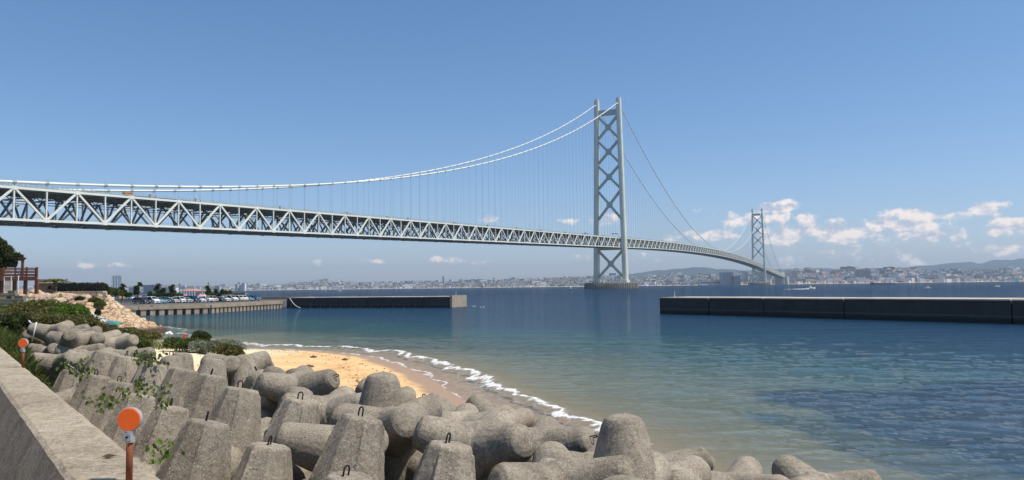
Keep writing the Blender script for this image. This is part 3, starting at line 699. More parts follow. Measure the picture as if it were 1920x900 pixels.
    # towers
    for T0 in (S1, S2):
        tw = empty('tower', B(T0, 0, 0), None, None); tw.parent = root; tw.location = Vector(B(T0, 0, 0)) - Vector(B(0, 0, 0))
        def wz(z): return 23.25 + (17.75 - 23.25) * (z - 8) / 288.
        def sz(z): return 14.2 + (10. - 14.2) * (z - 8) / 288.
        for sgn in (1, -1):
            m = MB(); zs = [8] + [20 + k * 17.2 for k in range(17)]
            zs[-1] = 296
            def sect(z):
                ww = 3.3; dd = sz(z) / 2; nt_ = 1.1
                pts = [(-dd + nt_, -ww), (dd - nt_, -ww), (dd - nt_, -ww + nt_), (dd, -ww + nt_), (dd, ww - nt_), (dd - nt_, ww - nt_), (dd - nt_, ww), (-dd + nt_, ww), (-dd + nt_, ww - nt_), (-dd, ww - nt_), (-dd, -ww + nt_), (-dd + nt_, -ww + nt_)]
                return [B(T0 + a, sgn * wz(z) + b, z) for a, b in pts]
            vs = []; n = 12
            for z in zs: vs += sect(z)
            fs = [(i * n + j, i * n + (j + 1) % n, (i + 1) * n + (j + 1) % n, (i + 1) * n + j) for i in range(len(zs) - 1) for j in range(n)]
            fs.append(tuple((len(zs) - 1) * n + j for j in range(n)))
            m.add(vs, fs)
            for z in zs[1:-1]:            # block joint bands
                k = 1.012
                c = B(T0, sgn * wz(z), z)
                m.box(c, (6.6 - 2.2 + .1, sz(z) + .16, .35), -HD); m.box(c, (6.6 + .16, sz(z) - 2.2 + .1, .35), -HD)
            m.box(B(T0, sgn * wz(9), 10), (9, 17.5, 4.5), -HD)
            m.build('tower_leg', M_TOWER, tw)
            sd_ = MB(); sd_.box(B(T0 - 3.2, sgn * wz(296), 296.2), (3.4, 3.2, 4.2), -HD); sd_.box(B(T0 + 3.2, sgn * wz(296), 297.2), (4.6, 3.6, 6.), -HD)
            sd_.build('cable_saddle_housing', M_TOWER, tw)
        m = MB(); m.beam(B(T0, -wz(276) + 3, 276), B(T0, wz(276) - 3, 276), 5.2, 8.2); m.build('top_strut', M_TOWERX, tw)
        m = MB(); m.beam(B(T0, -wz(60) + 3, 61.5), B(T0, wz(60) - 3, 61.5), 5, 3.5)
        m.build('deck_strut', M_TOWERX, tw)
        for za, zb in ((270, 235), (231, 196), (192, 156), (152, 108), (59, 17)):
            m = MB(); a0, a1, b0, b1 = wz(za) - 2.8, -wz(za) + 2.8, wz(zb) - 2.8, -wz(zb) + 2.8
            zc = zb + (za - zb) * (b0 / (a0 + b0)) ; th = 3.3
            m.beam(B(T0, a0, za), B(T0, b1, zb), 4.6, th); m.beam(B(T0, a1, za), B(T0, b0, zb), 4.5, th)
            cpt = B(T0, 0, zc)
            q = []
            for z, hw in ((-4.6, 1.7), (4.6, 1.7)): pass
            pl = [(-3.4, -4.4), (3.4, -4.4), (4.4, -2.2), (2.6, 0), (4.4, 2.2), (3.4, 4.4), (-3.4, 4.4), (-4.4, 2.2), (-2.6, 0), (-4.4, -2.2)]
            pl = [(-2.2, -4.6), (2.2, -4.6), (4.4, -1.6), (4.4, 1.6), (2.2, 4.6), (-2.2, 4.6), (-4.4, 1.6), (-4.4, -1.6)]
            n = len(pl); vs = [B(T0 - 2.35, a, zc + b) for a, b in pl] + [B(T0 + 2.35, a, zc + b) for a, b in pl]
            m.add(vs, [tuple(range(n - 1, -1, -1)), tuple(range(n, 2 * n))] + [(i, (i + 1) % n, (i + 1) % n + n, i + n) for i in range(n)])
            m.build('cross_brace', M_TOWERX, tw)
        m = MB(); c = B(T0, 0, 0); rr = 40
        m.lathe([(rr, -5), (rr, 8.2), (rr - .6, 8.6), (rr - .6, 9.2)], c, 96); m.build('caisson', M_CAISSON, tw)
        m = MB()
        for k in range(72):
            t = 2 * math.pi * k / 72; m.box((c[0] + 41 * math.cos(t), c[1] + 41 * math.sin(t), 3.4), (1.7, 1.3, 10.2), t)
        tag(m.build('fender_ribs', M_FENDER, tw), 'pale rust-streaked vertical fender ribs')
        m = MB(); m.beam(B(T0 - 12, wz(80) - 6, deck_z(T0) + 6.5), B(T0 - 12, wz(80) - 16, deck_z(T0) + 6.5), 1.2, 1.2); m.beam(B(T0 - 12, wz(80) - 6, deck_z(T0)), B(T0 - 12, wz(80) - 6, deck_z(T0) + 7), .5, .5); m.build('road_sign_gantry', M_STEEL2, tw)
    # cables
    step = 12
    for sgn in (1, -1):
        for si, nd in enumerate(allspans):
            m = MB(); pts = []
            ext = list(nd)
            for s in ext: pts.append(B(s, HW * sgn, cable_z(s)))
            if si == 2: pts = pts[:66]
            m.tube(pts, .62, 10); m.build('main_cable', M_CABLE, root, True)
            m = MB()
            for s in nd[1:-1]:
                if abs(cable_z(s)) and not (si == 2 and s > 2920): m.tube([B(s - .8, HW * sgn, cable_z(s - .8)), B(s + .8, HW * sgn, cable_z(s + .8))], .80, 10)
            for s, e in zip(nd[:-1], nd[1:]):
                if s > 1000: continue
                for o in (.55, -.55): m.beam(B(s, HW * sgn + o, cable_z(s) + 1.7), B(e, HW * sgn + o, cable_z(e) + 1.7), .07, .07)
                for o in (.55, -.55): m.beam(B(s, HW * sgn + o, cable_z(s)), B(s, HW * sgn + o, cable_z(s) + 1.75), .08, .08)
            m.build('cable_bands', M_STEEL2, root)
    cnt = 0; rest = MB()
    for sgn in (1, -1):
        for si, nd in enumerate(allspans):
            for s in nd[1:-1]:
                zc, zd = cable_z(s), deck_z(s)
                if zc - zd < 2.2: continue
                own = si == 0 and cnt < 98
                m = MB() if own else rest
                rad = .065 if s < 1000 else .1
                for o in (-.35, .35):
                    if s > 1000 and o > 0: continue
                    m.beam(B(s + o, HW * sgn, zc), B(s + o, HW * sgn, zd), rad, rad)
                if own: m.build('hanger_rope', M_HANGER, root); cnt += 1
    tag(rest.build('hanger_ropes', M_HANGER, root), kind='stuff')
    # land end blocks
    m = MB()
    def taper(b, s0, s1, w0, w1, z0, z1, spread, mm=0):
        p = [B(s0 - spread, -w0, z0), B(s0 - spread, w0, z0), B(s1 + spread, w0, z0), B(s1 + spread, -w0, z0), B(s0, -w1, z1), B(s0, w1, z1), B(s1, w1, z1), B(s1, -w1, z1)]
        b.hexa(p, mm)
    b = MB(); taper(b, -1010, -953, 27, 24, 3, 33.5, 12)
    b.build('near_anchorage', vary('anchorage_concrete', (.27, .22, .17), (.36, .30, .23), .12, .9, 0), root)
    b = MB(); taper(b, 2962, 3045, 31, 28, 0, 40, 4); b.box(B(2935, 0, 14), (30, 22, 28), -HD)
    b.build('far_anchorage', vary('anchorage_concrete_far', (.36, .33, .28), (.48, .44, .38), .05, .9, 0), root)
    return root
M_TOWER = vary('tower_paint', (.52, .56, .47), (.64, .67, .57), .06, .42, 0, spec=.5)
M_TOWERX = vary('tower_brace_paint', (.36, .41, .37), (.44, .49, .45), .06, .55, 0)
M_HANGER = vary('hanger_rope_steel', (.32, .37, .40), (.38, .43, .46), 1, .6, 0)
M_FENDER = vary('fender_concrete', (.22, .20, .17), (.36, .33, .28), .2, .9, 0)
bridge()
# traffic seen over the railing
def deck_vehicle(s, L_, Wd, H_, lane, col, name, label, cat):
    z = deck_z(s) + .6; loc = B(s, lane, z); r = empty(name, loc, label, cat, None, -HD)
    mt = vary(name + '_paint', col, tuple(c * .85 for c in col), 1, .35, 0, spec=.5)
    b = MB(); b.box((0, 0, H_ * .56), (Wd, L_, H_ * .8)); b.box((0, L_ * .42, H_ * .35), (Wd * .97, L_ * .18, H_ * .55)); b.build('body', mt, r, world=False)
    b = MB(); b.box((0, 0, H_ * .72), (Wd * 1.01, L_ * .86, H_ * .22)); b.build('window_band', M_CARGLASS, r, world=False)
    for x in (-1, 1):
        for y in (-.33, .33):
            b = MB(); b.tube([(x * Wd * .42, y * L_, .45), (x * Wd * .52, y * L_, .45)], .45, 10); b.build('wheel', M_TYRE, r, world=False)
M_CARGLASS = NT('car_glass').fin((.015, .02, .025), .08, spec=.8)
M_TYRE = NT('tyre_rubber').fin((.02, .02, .02), .8)
deck_vehicle(-879, 4.8, 2.1, 2.5, 13, (.75, .30, .05), 'truck', 'orange truck crossing the bridge deck near the left end', 'truck')
deck_vehicle(-150, 11, 2.6, 3.7, 11.5, (.35, .62, .80), 'bus', 'light blue coach on the bridge deck left of the near tower', 'bus')
deck_vehicle(-640, 4.6, 1.9, 1.9, 12, (.65, .65, .63), 'van', 'small pale van on the bridge deck right of the orange truck', 'van')
# ------------------------------------------------------------ breakwaters and quay
M_BW = NT('breakwater_concrete')
def mk_bw():
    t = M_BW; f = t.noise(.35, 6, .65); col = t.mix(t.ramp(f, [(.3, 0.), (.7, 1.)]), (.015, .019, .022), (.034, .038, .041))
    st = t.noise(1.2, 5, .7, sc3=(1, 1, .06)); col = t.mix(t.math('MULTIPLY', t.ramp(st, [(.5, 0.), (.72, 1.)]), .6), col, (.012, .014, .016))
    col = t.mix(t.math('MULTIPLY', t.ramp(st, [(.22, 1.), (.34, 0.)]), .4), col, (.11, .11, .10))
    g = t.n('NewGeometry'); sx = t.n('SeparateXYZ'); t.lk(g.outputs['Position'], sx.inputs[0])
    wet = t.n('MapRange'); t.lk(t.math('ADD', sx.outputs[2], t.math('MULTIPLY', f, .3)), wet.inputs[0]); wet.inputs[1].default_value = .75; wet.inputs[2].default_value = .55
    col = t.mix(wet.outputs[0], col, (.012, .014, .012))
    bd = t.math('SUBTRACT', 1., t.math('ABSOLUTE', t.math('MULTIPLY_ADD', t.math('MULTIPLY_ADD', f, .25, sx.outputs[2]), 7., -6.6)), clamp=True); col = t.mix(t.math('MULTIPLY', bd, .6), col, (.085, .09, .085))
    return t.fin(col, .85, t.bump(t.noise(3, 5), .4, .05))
M_BW = mk_bw()
M_BWEND = vary('breakwater_pale_end', (.24, .21, .165), (.34, .30, .235), .6, .9)
M_BWTOP = vary('breakwater_top', (.42, .36, .28), (.56, .49, .39), .4, .9)
def caisson_row(name, p0, p1, width, ztop, cuts, label, end=False):
    p0, p1 = Vector((*p0, 0)), Vector((*p1, 0)); d = (p1 - p0); Ln = d.length; d.normalize(); nrm = Vector((-d.y, d.x, 0))
    if nrm.y < 0: nrm = -nrm
    root = empty(name, (p0.x, p0.y, 0), label, 'breakwater')
    cuts = [0] + cuts + [Ln]
    for i in range(len(cuts) - 1):
        a, b_ = cuts[i] + .09, cuts[i + 1] - .09; m = MB(); jt = [0, .05, -.03, .03, -.04, 0, .04][i % 7]
        q = [p0 + d * a, p0 + d * b_, p0 + d * b_ + nrm * width, p0 + d * a + nrm * width]
        q = [v + nrm * jt for v in q]
        m.hexa([(v.x, v.y, -5) for v in q] + [(v.x, v.y, ztop - .16 + jt * .4) for v in q])
        m.build('caisson_section', M_BW, root)
        m = MB(); q2 = [p0 + d * (a + .02) - nrm * .06, p0 + d * (b_ - .02) - nrm * .06, p0 + d * (b_ - .02) + nrm * (width + .05), p0 + d * (a + .02) + nrm * (width + .05)]
        m.hexa([(v.x, v.y, ztop - .155 + jt * .4) for v in q2] + [(v.x, v.y, ztop + jt * .4) for v in q2]); m.build('cap', M_BWTOP, root)
    if end:
        m = MB(); v = p0 + d * (Ln + .3); m.beam((v.x, v.y, ztop / 2 + .1), (v.x + nrm.x * width, v.y + nrm.y * width, ztop / 2 + .1), .6, ztop + .25); m.build('end_face', M_BWEND, root)
    return root, p0, d, nrm
M_BRONZE = vary('beige_steel', (.35, .25, .16), (.22, .14, .08), 3, .7)
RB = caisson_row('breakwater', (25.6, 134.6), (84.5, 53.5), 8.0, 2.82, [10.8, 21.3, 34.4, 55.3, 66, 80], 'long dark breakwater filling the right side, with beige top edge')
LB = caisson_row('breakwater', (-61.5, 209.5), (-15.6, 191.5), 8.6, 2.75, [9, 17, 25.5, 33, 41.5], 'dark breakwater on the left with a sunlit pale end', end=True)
for i in range(14):
    m = MB(); v = LB[1] + LB[2] * (1.5 + i * 3.15) - LB[3] * .22; m.box((v.x, v.y, .35), (.55, .5, 1.7), math.atan2(LB[2].y, LB[2].x)); m.build('fender', vary('black_rubber', (.015, .015, .015), (.03, .03, .03), 3, .9) if i == 0 else bpy.data.materials['black_rubber'], LB[0])
def beacon(p, h, label, col=(.75, .75, .72), lens=(.1, .3, .5)):
    r = empty('beacon_light', p, label, 'beacon'); mw = vary('beacon_white', col, tuple(c * .8 for c in col), 8, .5, 0) if 'beacon_white' not in bpy.data.materials else bpy.data.materials['beacon_white']
    m = MB(); m.lathe([(h * .12, 0), (h * .12, h * .08), (h * .045, h * .1), (h * .04, h * .7), (h * .1, h * .72), (h * .1, h * .76)], n=12); m.build('mast', mw, r, world=False)
    m = MB(); m.lathe([(h * .07, h * .76), (h * .08, h * .9), (h * .03, h * 1.0)], n=12); m.build('lantern', vary('beacon_lens', lens, lens, 3, .2, 0, spec=.8) if 'beacon_lens' not in bpy.data.materials else bpy.data.materials['beacon_lens'], r, world=False)
    m = MB(); m.beam((-h * .15, 0, h * .55), (h * .15, 0, h * .62), h * .04, h * .12); m.build('solar_panel', M_CARGLASS, r, world=False)
v = P(1265, 556.5, 137); v.z = 2.82; beacon(v, 1.15, 'white post lamp on the left tip of the long right breakwater')
v = P(855, 556, 196); v.z = 2.75; beacon(v, 1.35, 'little lamp post on the pale end of the left breakwater')
# mooring line hanging down the left breakwater
m = MB(); a = P(543, 559, 201.5); b_ = P(563, 577, 200.5); m.tube([a.lerp(b_, k / 8) + Vector((0, 0, -.9 * math.sin(math.pi * k / 8) * .6)) for k in range(9)], .07, 6)
tag(m.build('mooring_rope', M_STEEL, None, True), 'pale slack rope hanging down the face of the left breakwater', 'rope')
# inner jetty behind the left breakwater
m = MB(); r_ = empty('jetty', P(500, 556, 238), 'low brown jetty with railing behind the car park end', 'jetty')
a, b_ = P(466, 556, 250), P(584, 556, 250); a.z = b_.z = 1.; m.beam((a.x, a.y, .3), (b_.x, b_.y, .3), 5, 4.6); m.build('jetty_wall', vary('jetty_concrete', (.16, .13, .10), (.24, .20, .16), .3, .9), r_)
m = MB()
for k in range(30):
    t_ = k / 29; q = a.lerp(b_, t_)
    if t_ > .5: m.beam((q.x, q.y - 2.4, 2.6), (q.x, q.y - 2.4, 3.7), .09, .09)
q = a.lerp(b_, .5); m.beam((q.x, q.y - 2.4, 3.7), (b_.x, b_.y - 2.4, 3.7), .09, .09); m.beam((q.x, q.y - 2.4, 3.2), (b_.x, b_.y - 2.4, 3.2), .06, .06); m.build('railing', M_DARKSTEEL, r_)

QL = [(-104, 138), (-88, 148), (-76.5, 157), (-66.5, 168), (-61.8, 204)]
QZ = 1.8
M_QUAY = vary('quay_concrete', (.23, .185, .14), (.36, .30, .23), .5, .9, sc3=(1, 1, .25))
M_RUST = vary('rust_stain', (.10, .045, .025), (.17, .08, .045), 2, .9)
def quay():
    pts = QL + [(-70, 245), (-400, 260), (-400, 138)]
    m = MB(); m.prism(pts, -4, QZ - .004)
    tag(m.build('car_park_ground', vary('car_park_asphalt', (.10, .095, .088), (.15, .14, .13), .15, .9), None), kind='structure')
    root = empty('quay_wall', (QL[2][0], QL[2][1], 0), 'concrete quay wall with dark piles and openings below the parked cars', 'quay')
    m = MB(); rs = MB()
    for (ax, ay), (bx, by) in zip(QL[:-1], QL[1:]):
        a, b_ = Vector((ax, ay, 0)), Vector((bx, by, 0)); d = (b_ - a); Ln = d.length; d.normalize(); nr = Vector((d.y, -d.x, 0))
        m.beam(a + nr * .25 + Vector((0, 0, 1.5)), b_ + nr * .25 + Vector((0, 0, 1.5)), 1.5, .6)
        m.beam(a + nr * .05 + Vector((0, 0, 1.92)), b_ + nr * .05 + Vector((0, 0, 1.92)), .5, .24)
        n = max(1, int(Ln / 1.75))
        for k in range(n):
            c = a + d * (Ln * (k + .5) / n) + nr * .45
            m.box((c.x, c.y, .33), (1.05, .75, 1.72), math.atan2(d.y, d.x))
        rs.beam(a + nr * .1 + Vector((0, 0, -.45)), b_ + nr * .1 + Vector((0, 0, -.45)), 2.1, .75)
    m.build('capping_beam', M_QUAY, root); rs.build('tidal_band', M_RUST, root)
    for k, (ax, ay) in enumerate(((-75.2, 160.0),)):
        for o in (-.5, .6):
            m = MB(); m.tube([(ax + .9, ay - .6 + o * 1.5, -3), (ax + .9, ay - .6 + o * 1.5, 2.0)], .28, 10); m.build('rusty_pile', M_RUST, root)
    m = MB()
    for (ax, ay), (bx, by) in zip(QL[2:-1], QL[3:]):
        L_ = math.hypot(bx - ax, by - ay)
        for k in range(int(L_ / 5)):
            f = (k + .5) / int(L_ / 5); m.beam((ax + (bx - ax) * f - .4, ay + (by - ay) * f, QZ), (ax + (bx - ax) * f - .4, ay + (by - ay) * f, QZ + .95), .07, .07)
    m.build('mooring_posts', M_DARKSTEEL, root)
    # ramp wall at the left of the car park
    for k, (x0, y0, x1, y1) in enumerate(((205, 565, 262, 569), (205, 560, 285, 567))):
        a, b_ = G(x0, y0 + 3, QZ), G(x1, y1 + 3, QZ)
        r2 = empty('parking_guard_fence', a, ('front' if k == 0 else 'rear') + ' dark rail fence at the left edge of the car park', 'fence')
        m = MB()
        for q in range(12):
            p = a.lerp(b_, q / 11); m.beam(p, p + Vector((0, 0, 1)), .1, .1)
        m.build('posts', M_DARKSTEEL, r2); m = MB()
        for h in (.95, .65, .35): m.beam(a + Vector((0, 0, h)), b_ + Vector((0, 0, h)), .07, .09)
        m.build('rails', M_DARKSTEEL, r2)
quay()

# ------------------------------------------------------------ parked cars
CARMATS = {}
def cpaint(col):
    k = 'car_paint_%d_%d_%d' % tuple(int(c * 100) for c in col)
    if k not in bpy.data.materials: NT(k).fin(tuple(col), .3, spec=.6)
    return bpy.data.materials[k]
M_LAMP = NT('headlamp_glass').fin((.75, .78, .8), .1, spec=.8)
M_PLATE = NT('number_plate').fin((.7, .7, .68), .5)
def car(name, kind, loc, rz, col, label):
    # local: +x is forward
    r = empty(name, loc, label, 'car', 'cars parked on the quay', rz)
    Ln, Wd, Ht, prof = {'minivan': (4.7, 1.72, 1.85, [(-2.35, .35), (-2.35, 1.0), (-2.2, 1.75), (-1.9, 1.85), (.75, 1.82), (1.55, 1.15), (2.2, .95), (2.35, .7), (2.35, .32)]),
                        'hatch': (3.9, 1.66, 1.5, [(-1.95, .33), (-1.95, .95), (-1.6, 1.42), (-1.1, 1.5), (.35, 1.47), (1.05, .98), (1.8, .82), (1.95, .6), (1.95, .3)]),
                        'suv': (4.5, 1.8, 1.7, [(-2.25, .42), (-2.25, 1.05), (-1.95, 1.6), (-1.5, 1.7), (.5, 1.66), (1.15, 1.12), (2.1, .98), (2.25, .75), (2.25, .38)]),
                        'kei': (3.4, 1.48, 1.75, [(-1.7, .32), (-1.7, 1.0), (-1.62, 1.68), (-1.4, 1.75), (.75, 1.7), (1.25, 1.05), (1.6, .9), (1.7, .7), (1.7, .3)])}[kind]
    def slab(pr, wb_, wt, m, x0=0):
        n = len(pr); zs = [p[1] for p in pr]; z0, z1 = min(zs), max(zs)
        vs = []
        for s_ in (-1, 1):
            for x, z in pr:
                f = max(0, (z - 1.0) / (z1 - 1.0 + 1e-6)) if z1 > 1 else 0
                vs.append((x, s_ * (wb_ + (wt - wb_) * f) / 2, z))
        return m.add(vs, [tuple(range(n)), tuple(range(2 * n - 1, n - 1, -1))] + [(i, i + n, (i + 1) % n + n, (i + 1) % n) for i in range(n)])
    b = slab(prof, Wd, Wd * .84, MB())
    for x in (-Ln * .31, Ln * .31):
        for s_ in (-1, 1): b.box((x, s_ * Wd * .46, .52), (.86, .2, .5))
    b.build('body', cpaint(col), r, world=False)
    zb = .98 if kind != 'hatch' else .92
    g = MB(); wx0, wx1 = prof[2][0] + .12, prof[4][0] + (prof[5][0] - prof[4][0]) * .72
    for s_ in (-1, 1):
        y0, y1 = s_ * (Wd / 2 + .012), s_ * (Wd * .435 + .012)
        for a, c in ((wx0, (wx0 + wx1) * .5 - .05), ((wx0 + wx1) * .5 + .05, wx1)):
            tt = .25 if c == wx1 else .0
            g.add([(a, y0, zb + .05), (c, y0, zb + .05), (c - tt * 1.6, y1, Ht - .16), (a + .1, y1, Ht - .16)], [(0, 1, 2, 3), (3, 2, 1, 0)])
    g.build('side_window', M_CARGLASS, r, world=False)
    g = MB(); (xa, za), (xb, zb2) = prof[5], prof[4]
    dx, dz = xb - xa, zb2 - za; nx, nz = dz * .02, -dx * .02
    g.add([(xa + dx * .06 + nx, -Wd * .44, za + dz * .06 + nz), (xa + dx * .06 + nx, Wd * .44, za + dz * .06 + nz), (xa + dx * .9 + nx, Wd * .37, za + dz * .9 + nz), (xa + dx * .9 + nx, -Wd * .37, za + dz * .9 + nz)], [(0, 1, 2, 3)])
    g.build('windscreen', M_CARGLASS, r, world=False)
    for s_ in (-1, 1):
        g = MB(); g.box((Ln / 2 - .07, s_ * Wd * .37, .74), (.22, .32, .17)); g.build('headlight', M_LAMP, r, world=False)
        for x in (-Ln * .31, Ln * .31):
            g = MB(); g.tube([(x, s_ * (Wd / 2 - .16), .31), (x, s_ * (Wd / 2 + .02), .31)], .31, 14); wl = g.build('wheel', M_TYRE, r, world=False)
            g = MB(); g.tube([(x, s_ * (Wd / 2 + .021), .31), (x, s_ * (Wd / 2 + .03), .31)], .19, 10); g.build('rim', M_LAMP, wl, world=False)
    g = MB(); g.box((Ln / 2 + .005, 0, .62), (.03, Wd * .5, .16)); g.build('grille', M_TYRE, r, world=False)
    g = MB(); g.box((Ln / 2 + .02, 0, .42), (.02, .34, .16)); g.build('number_plate', M_PLATE, r, world=False)
    return r
CARS = [(265, 'suv', (.03, .032, .04), 'black van parked first from the left on the quay'), (283, 'minivan', (.78, .78, .78), 'bright white people carrier near the left end of the row'),
 (297, 'hatch', (.16, .42, .48), 'turquoise hatchback beside the bright white people carrier'), (307, 'kei', (.05, .09, .12), 'dark boxy little car with a light windscreen left of the silver ones'),
 (322, 'hatch', (.45, .48, .47), 'silver hatchback left of the white one'), (336, 'kei', (.72, .70, .66), 'cream white boxy car between silver and pale teal cars'),
 (348, 'hatch', (.30, .45, .45), 'pale teal hatchback beside the navy van'), (359, 'minivan', (.02, .025, .06), 'navy blue van in front of the pavilion'),
 (372, 'hatch', (.74, .75, .75), 'white hatchback right of the navy van'), (385, 'suv', (.70, .70, .68), 'white estate car with a black side window band'),
 (397, 'kei', (.42, .38, .30), 'champagne coloured boxy car'), (409, 'hatch', (.02, .05, .05), 'very dark green hatchback'),
 (419, 'hatch', (.73, .72, .68), 'small white car left of the biggest van'), (431, 'minivan', (.66, .66, .66), 'largest pale silver van, right part of the row'),
 (446, 'kei', (.60, .54, .44), 'beige boxy car right of the biggest van'), (454, 'kei', (.74, .72, .68), 'off-white boxy car beside the blue ones'),
 (463, 'hatch', (.10, .28, .34), 'teal blue hatchback second from the right end'), (474, 'suv', (.03, .10, .20), 'dark blue car at the right end of the row')]
for i, (x, k, c, lab) in enumerate(CARS):
    yb = np.interp(x, [265, 474], [570.0, 564.2]); p = G(x, yb, QZ)
    car('parked_car', k, (p.x, p.y, QZ), R(-24) + R(random.uniform(-3, 3)), c, lab)
BACK = [(208, 'kei', 'white small truck at the far left behind the stone wall end'), (244, 'kei', 'white small truck between two orange barriers'), (278, 'minivan', 'white van in the back row behind the bright white people carrier'),
        (309, 'kei', 'white boxy van in the back row left of the pavilion'), (345, 'hatch', 'white car in the back row below the pavilion'), (459, 'kei', 'pale car in the back row behind the off-white one')]
for x, k, lab in BACK:
    p = G(x, np.interp(x, [208, 460], [562.8, 559.5]), QZ); car('parked_car', k, (p.x, p.y, QZ), R(-20), (.72, .72, .70), lab)
M_BARR = vary('orange_barrier', (.50, .24, .10), (.62, .34, .16), .7, .8)
for i, (x0, x1, lab) in enumerate([(223, 239, 'leftmost orange brick barrier'), (258, 271, 'orange brick barrier behind the black van'), (290, 304, 'orange brick barrier behind the turquoise car'), (316, 331, 'orange brick barrier behind the silver car')]):
    a, b_ = G(x0, 560.5, QZ), G(x1, 560.2, QZ); m = MB(); m.beam((a.x, a.y, QZ + .72), (b_.x, b_.y, QZ + .72), .4, 1.4); m.beam((a.x, a.y, QZ + 1.46), (b_.x, b_.y, QZ + 1.46), .55, .1)
    tag(m.build('barrier', M_BARR), lab + ' in the car park', 'barrier', 'orange barriers behind the parked cars')

# ------------------------------------------------------------ vegetation
def leafmat(name, c1, c2, c3=None):
    t = NT(name); g = t.n('NewGeometry')
    col = t.ramp(g.outputs['Random Per Island'], [(0., c1), (.6, c2), (1., c3 or c2)])
    n = t.noise(.9, 3); col = t.mix(t.math('MULTIPLY', t.ramp(n, [(.35, 0.), (.7, 1.)]), .6), col, tuple(c * .55 for c in c1))
    t.fin(col, .6, spec=.25)
    tr = t.n('BsdfTranslucent'); t.lk(col, tr.inputs[0]); ms = t.n('MixShader'); ms.inputs[0].default_value = .38
    t.lk(t.b.outputs[0], ms.inputs[1]); t.lk(tr.outputs[0], ms.inputs[2]); t.lk(ms.outputs[0], t.out.inputs[0]); return t.mat
L_GREEN = leafmat('leaf_green', (.07, .105, .02), (.13, .175, .04), (.23, .26, .07))
L_BRIGHT = leafmat('leaf_bright', (.075, .14, .022), (.15, .24, .04), (.23, .31, .06))
L_OLIVE = leafmat('leaf_olive', (.11, .11, .03), (.19, .18, .055), (.31, .27, .12))
L_DARK = leafmat('leaf_dark', (.035, .055, .015), (.075, .10, .028), (.13, .15, .045))
L_HEDGE = leafmat('hedge_leaf', (.014, .02, .008), (.03, .04, .014), (.06, .065, .03))
L_SILVER = leafmat('leaf_silver', (.16, .19, .10), (.32, .35, .25), (.52, .54, .45))
L_PINE = leafmat('leaf_pine', (.04, .06, .02), (.085, .105, .035), (.15, .16, .065))
L_GRASS = leafmat('grass_blade', (.07, .105, .02), (.12, .16, .03), (.25, .25, .09))
M_BARK = vary('bark', (.10, .075, .055), (.17, .13, .09), 6, .9)
M_TWIG = vary('pale_twig', (.45, .42, .36), (.58, .54, .47), 6, .8)
def leaves(name, blobs, n, size, mat, parent=None, seed=1, shell=.4, elong=1.6, up=.3):
    # blobs: (centre, (rx,ry,rz)); n leaves scattered mostly near the blob surfaces
    g = np.random.default_rng(int(seed * 2)); K = len(blobs); vol = np.array([b[1][0] * b[1][1] + b[1][1] * b[1][2] + b[1][0] * b[1][2] for b in blobs]); pick = g.choice(K, n, p=vol / vol.sum())
    c = np.array([tuple(b[0]) for b in blobs])[pick]; rd = np.array([b[1] for b in blobs])[pick]
    d = g.normal(size=(n, 3)); d /= np.linalg.norm(d, axis=1)[:, None]; d[:, 2] = np.where(d[:, 2] < -.3, -d[:, 2], d[:, 2])
    lump = .55 + .95 * fbm(d[:, 0] * 2.2 + pick * 3.7 + 20, d[:, 1] * 2.2 + d[:, 2] * 1.9 + 20, 3)
    rr = (shell + (1 - shell) * g.random(n)) ** .6 * lump
    p = c + d * rr[:, None] * rd
    a = g.normal(size=(n, 3)) + d * .6; a[:, 2] += up; a /= np.linalg.norm(a, axis=1)[:, None]
    b = np.cross(a, g.normal(size=(n, 3)) + d); b /= np.linalg.norm(b, axis=1)[:, None] + 1e-9
    s = size * (.6 + .8 * g.random(n))[:, None]
    v = np.stack([p, p + a * s * elong * .5 + b * s * .38, p + a * s * elong, p + a * s * elong * .5 - b * s * .38], 1).reshape(-1, 3)
    return np_mesh(name, v, np.arange(4 * n).reshape(-1, 4), mat, False, None, parent)
def branches(name, base, tips, r, mat, parent):
    m = MB()
    for t_ in tips:
        t_ = Vector(t_); b0 = Vector(base); mid = b0.lerp(t_, .5) + Vector((random.uniform(-.1, .1), random.uniform(-.1, .1), .12)) * (t_ - b0).length * .5
        m.tube([b0, mid, t_], [r, r * .6, r * .15], 6)
    return m.build(name, mat, parent, True)
def bush(name, label, blobs, n, size, mat, group=None, seed=1, cat='bush', **k):
    c = blobs[0][0]; gz = float(ground(np.array([c[0]]), np.array([c[1]]))[0])
    r = empty(name, (c[0], c[1], min(gz, c[2])), label, cat, group)
    leaves('foliage', blobs, n, size, mat, r, seed, **k)
    m = MB()
    for i, (q, rd) in enumerate(blobs[:6]):
        for j in range(4):
            t_ = Vector(q) + Vector((random.uniform(-.7, .7) * rd[0], random.uniform(-.7, .7) * rd[1], random.uniform(.1, .8) * rd[2]))
            m.tube([(q[0], q[1], min(gz, q[2]) - .1), t_], [.05, .012], 5)
    m.build('stems', M_BARK, r); return r
def PB(x, y, d, wpx, hpx, dd=None):   # blob from a pixel-measured extent
    k = d / F_PX; return (P(x, y, d), (wpx * k, dd if dd else wpx * k, hpx * k))
bush('bush', 'big brownish green bush under the timber retaining wall', [PB(45, 592, 44, 34, 22), PB(80, 588, 45, 24, 20), PB(20, 600, 43, 24, 20), PB(62, 605, 40, 30, 16)], 15000, .11, L_OLIVE, seed=3)
bush('bush', 'bright green leafy bush in the middle of the left slope', [PB(118, 585, 46, 26, 14), PB(140, 588, 47, 22, 12), PB(100, 592, 45, 22, 12), PB(70, 578, 50, 22, 12)], 15000, .12, L_BRIGHT, seed=4)
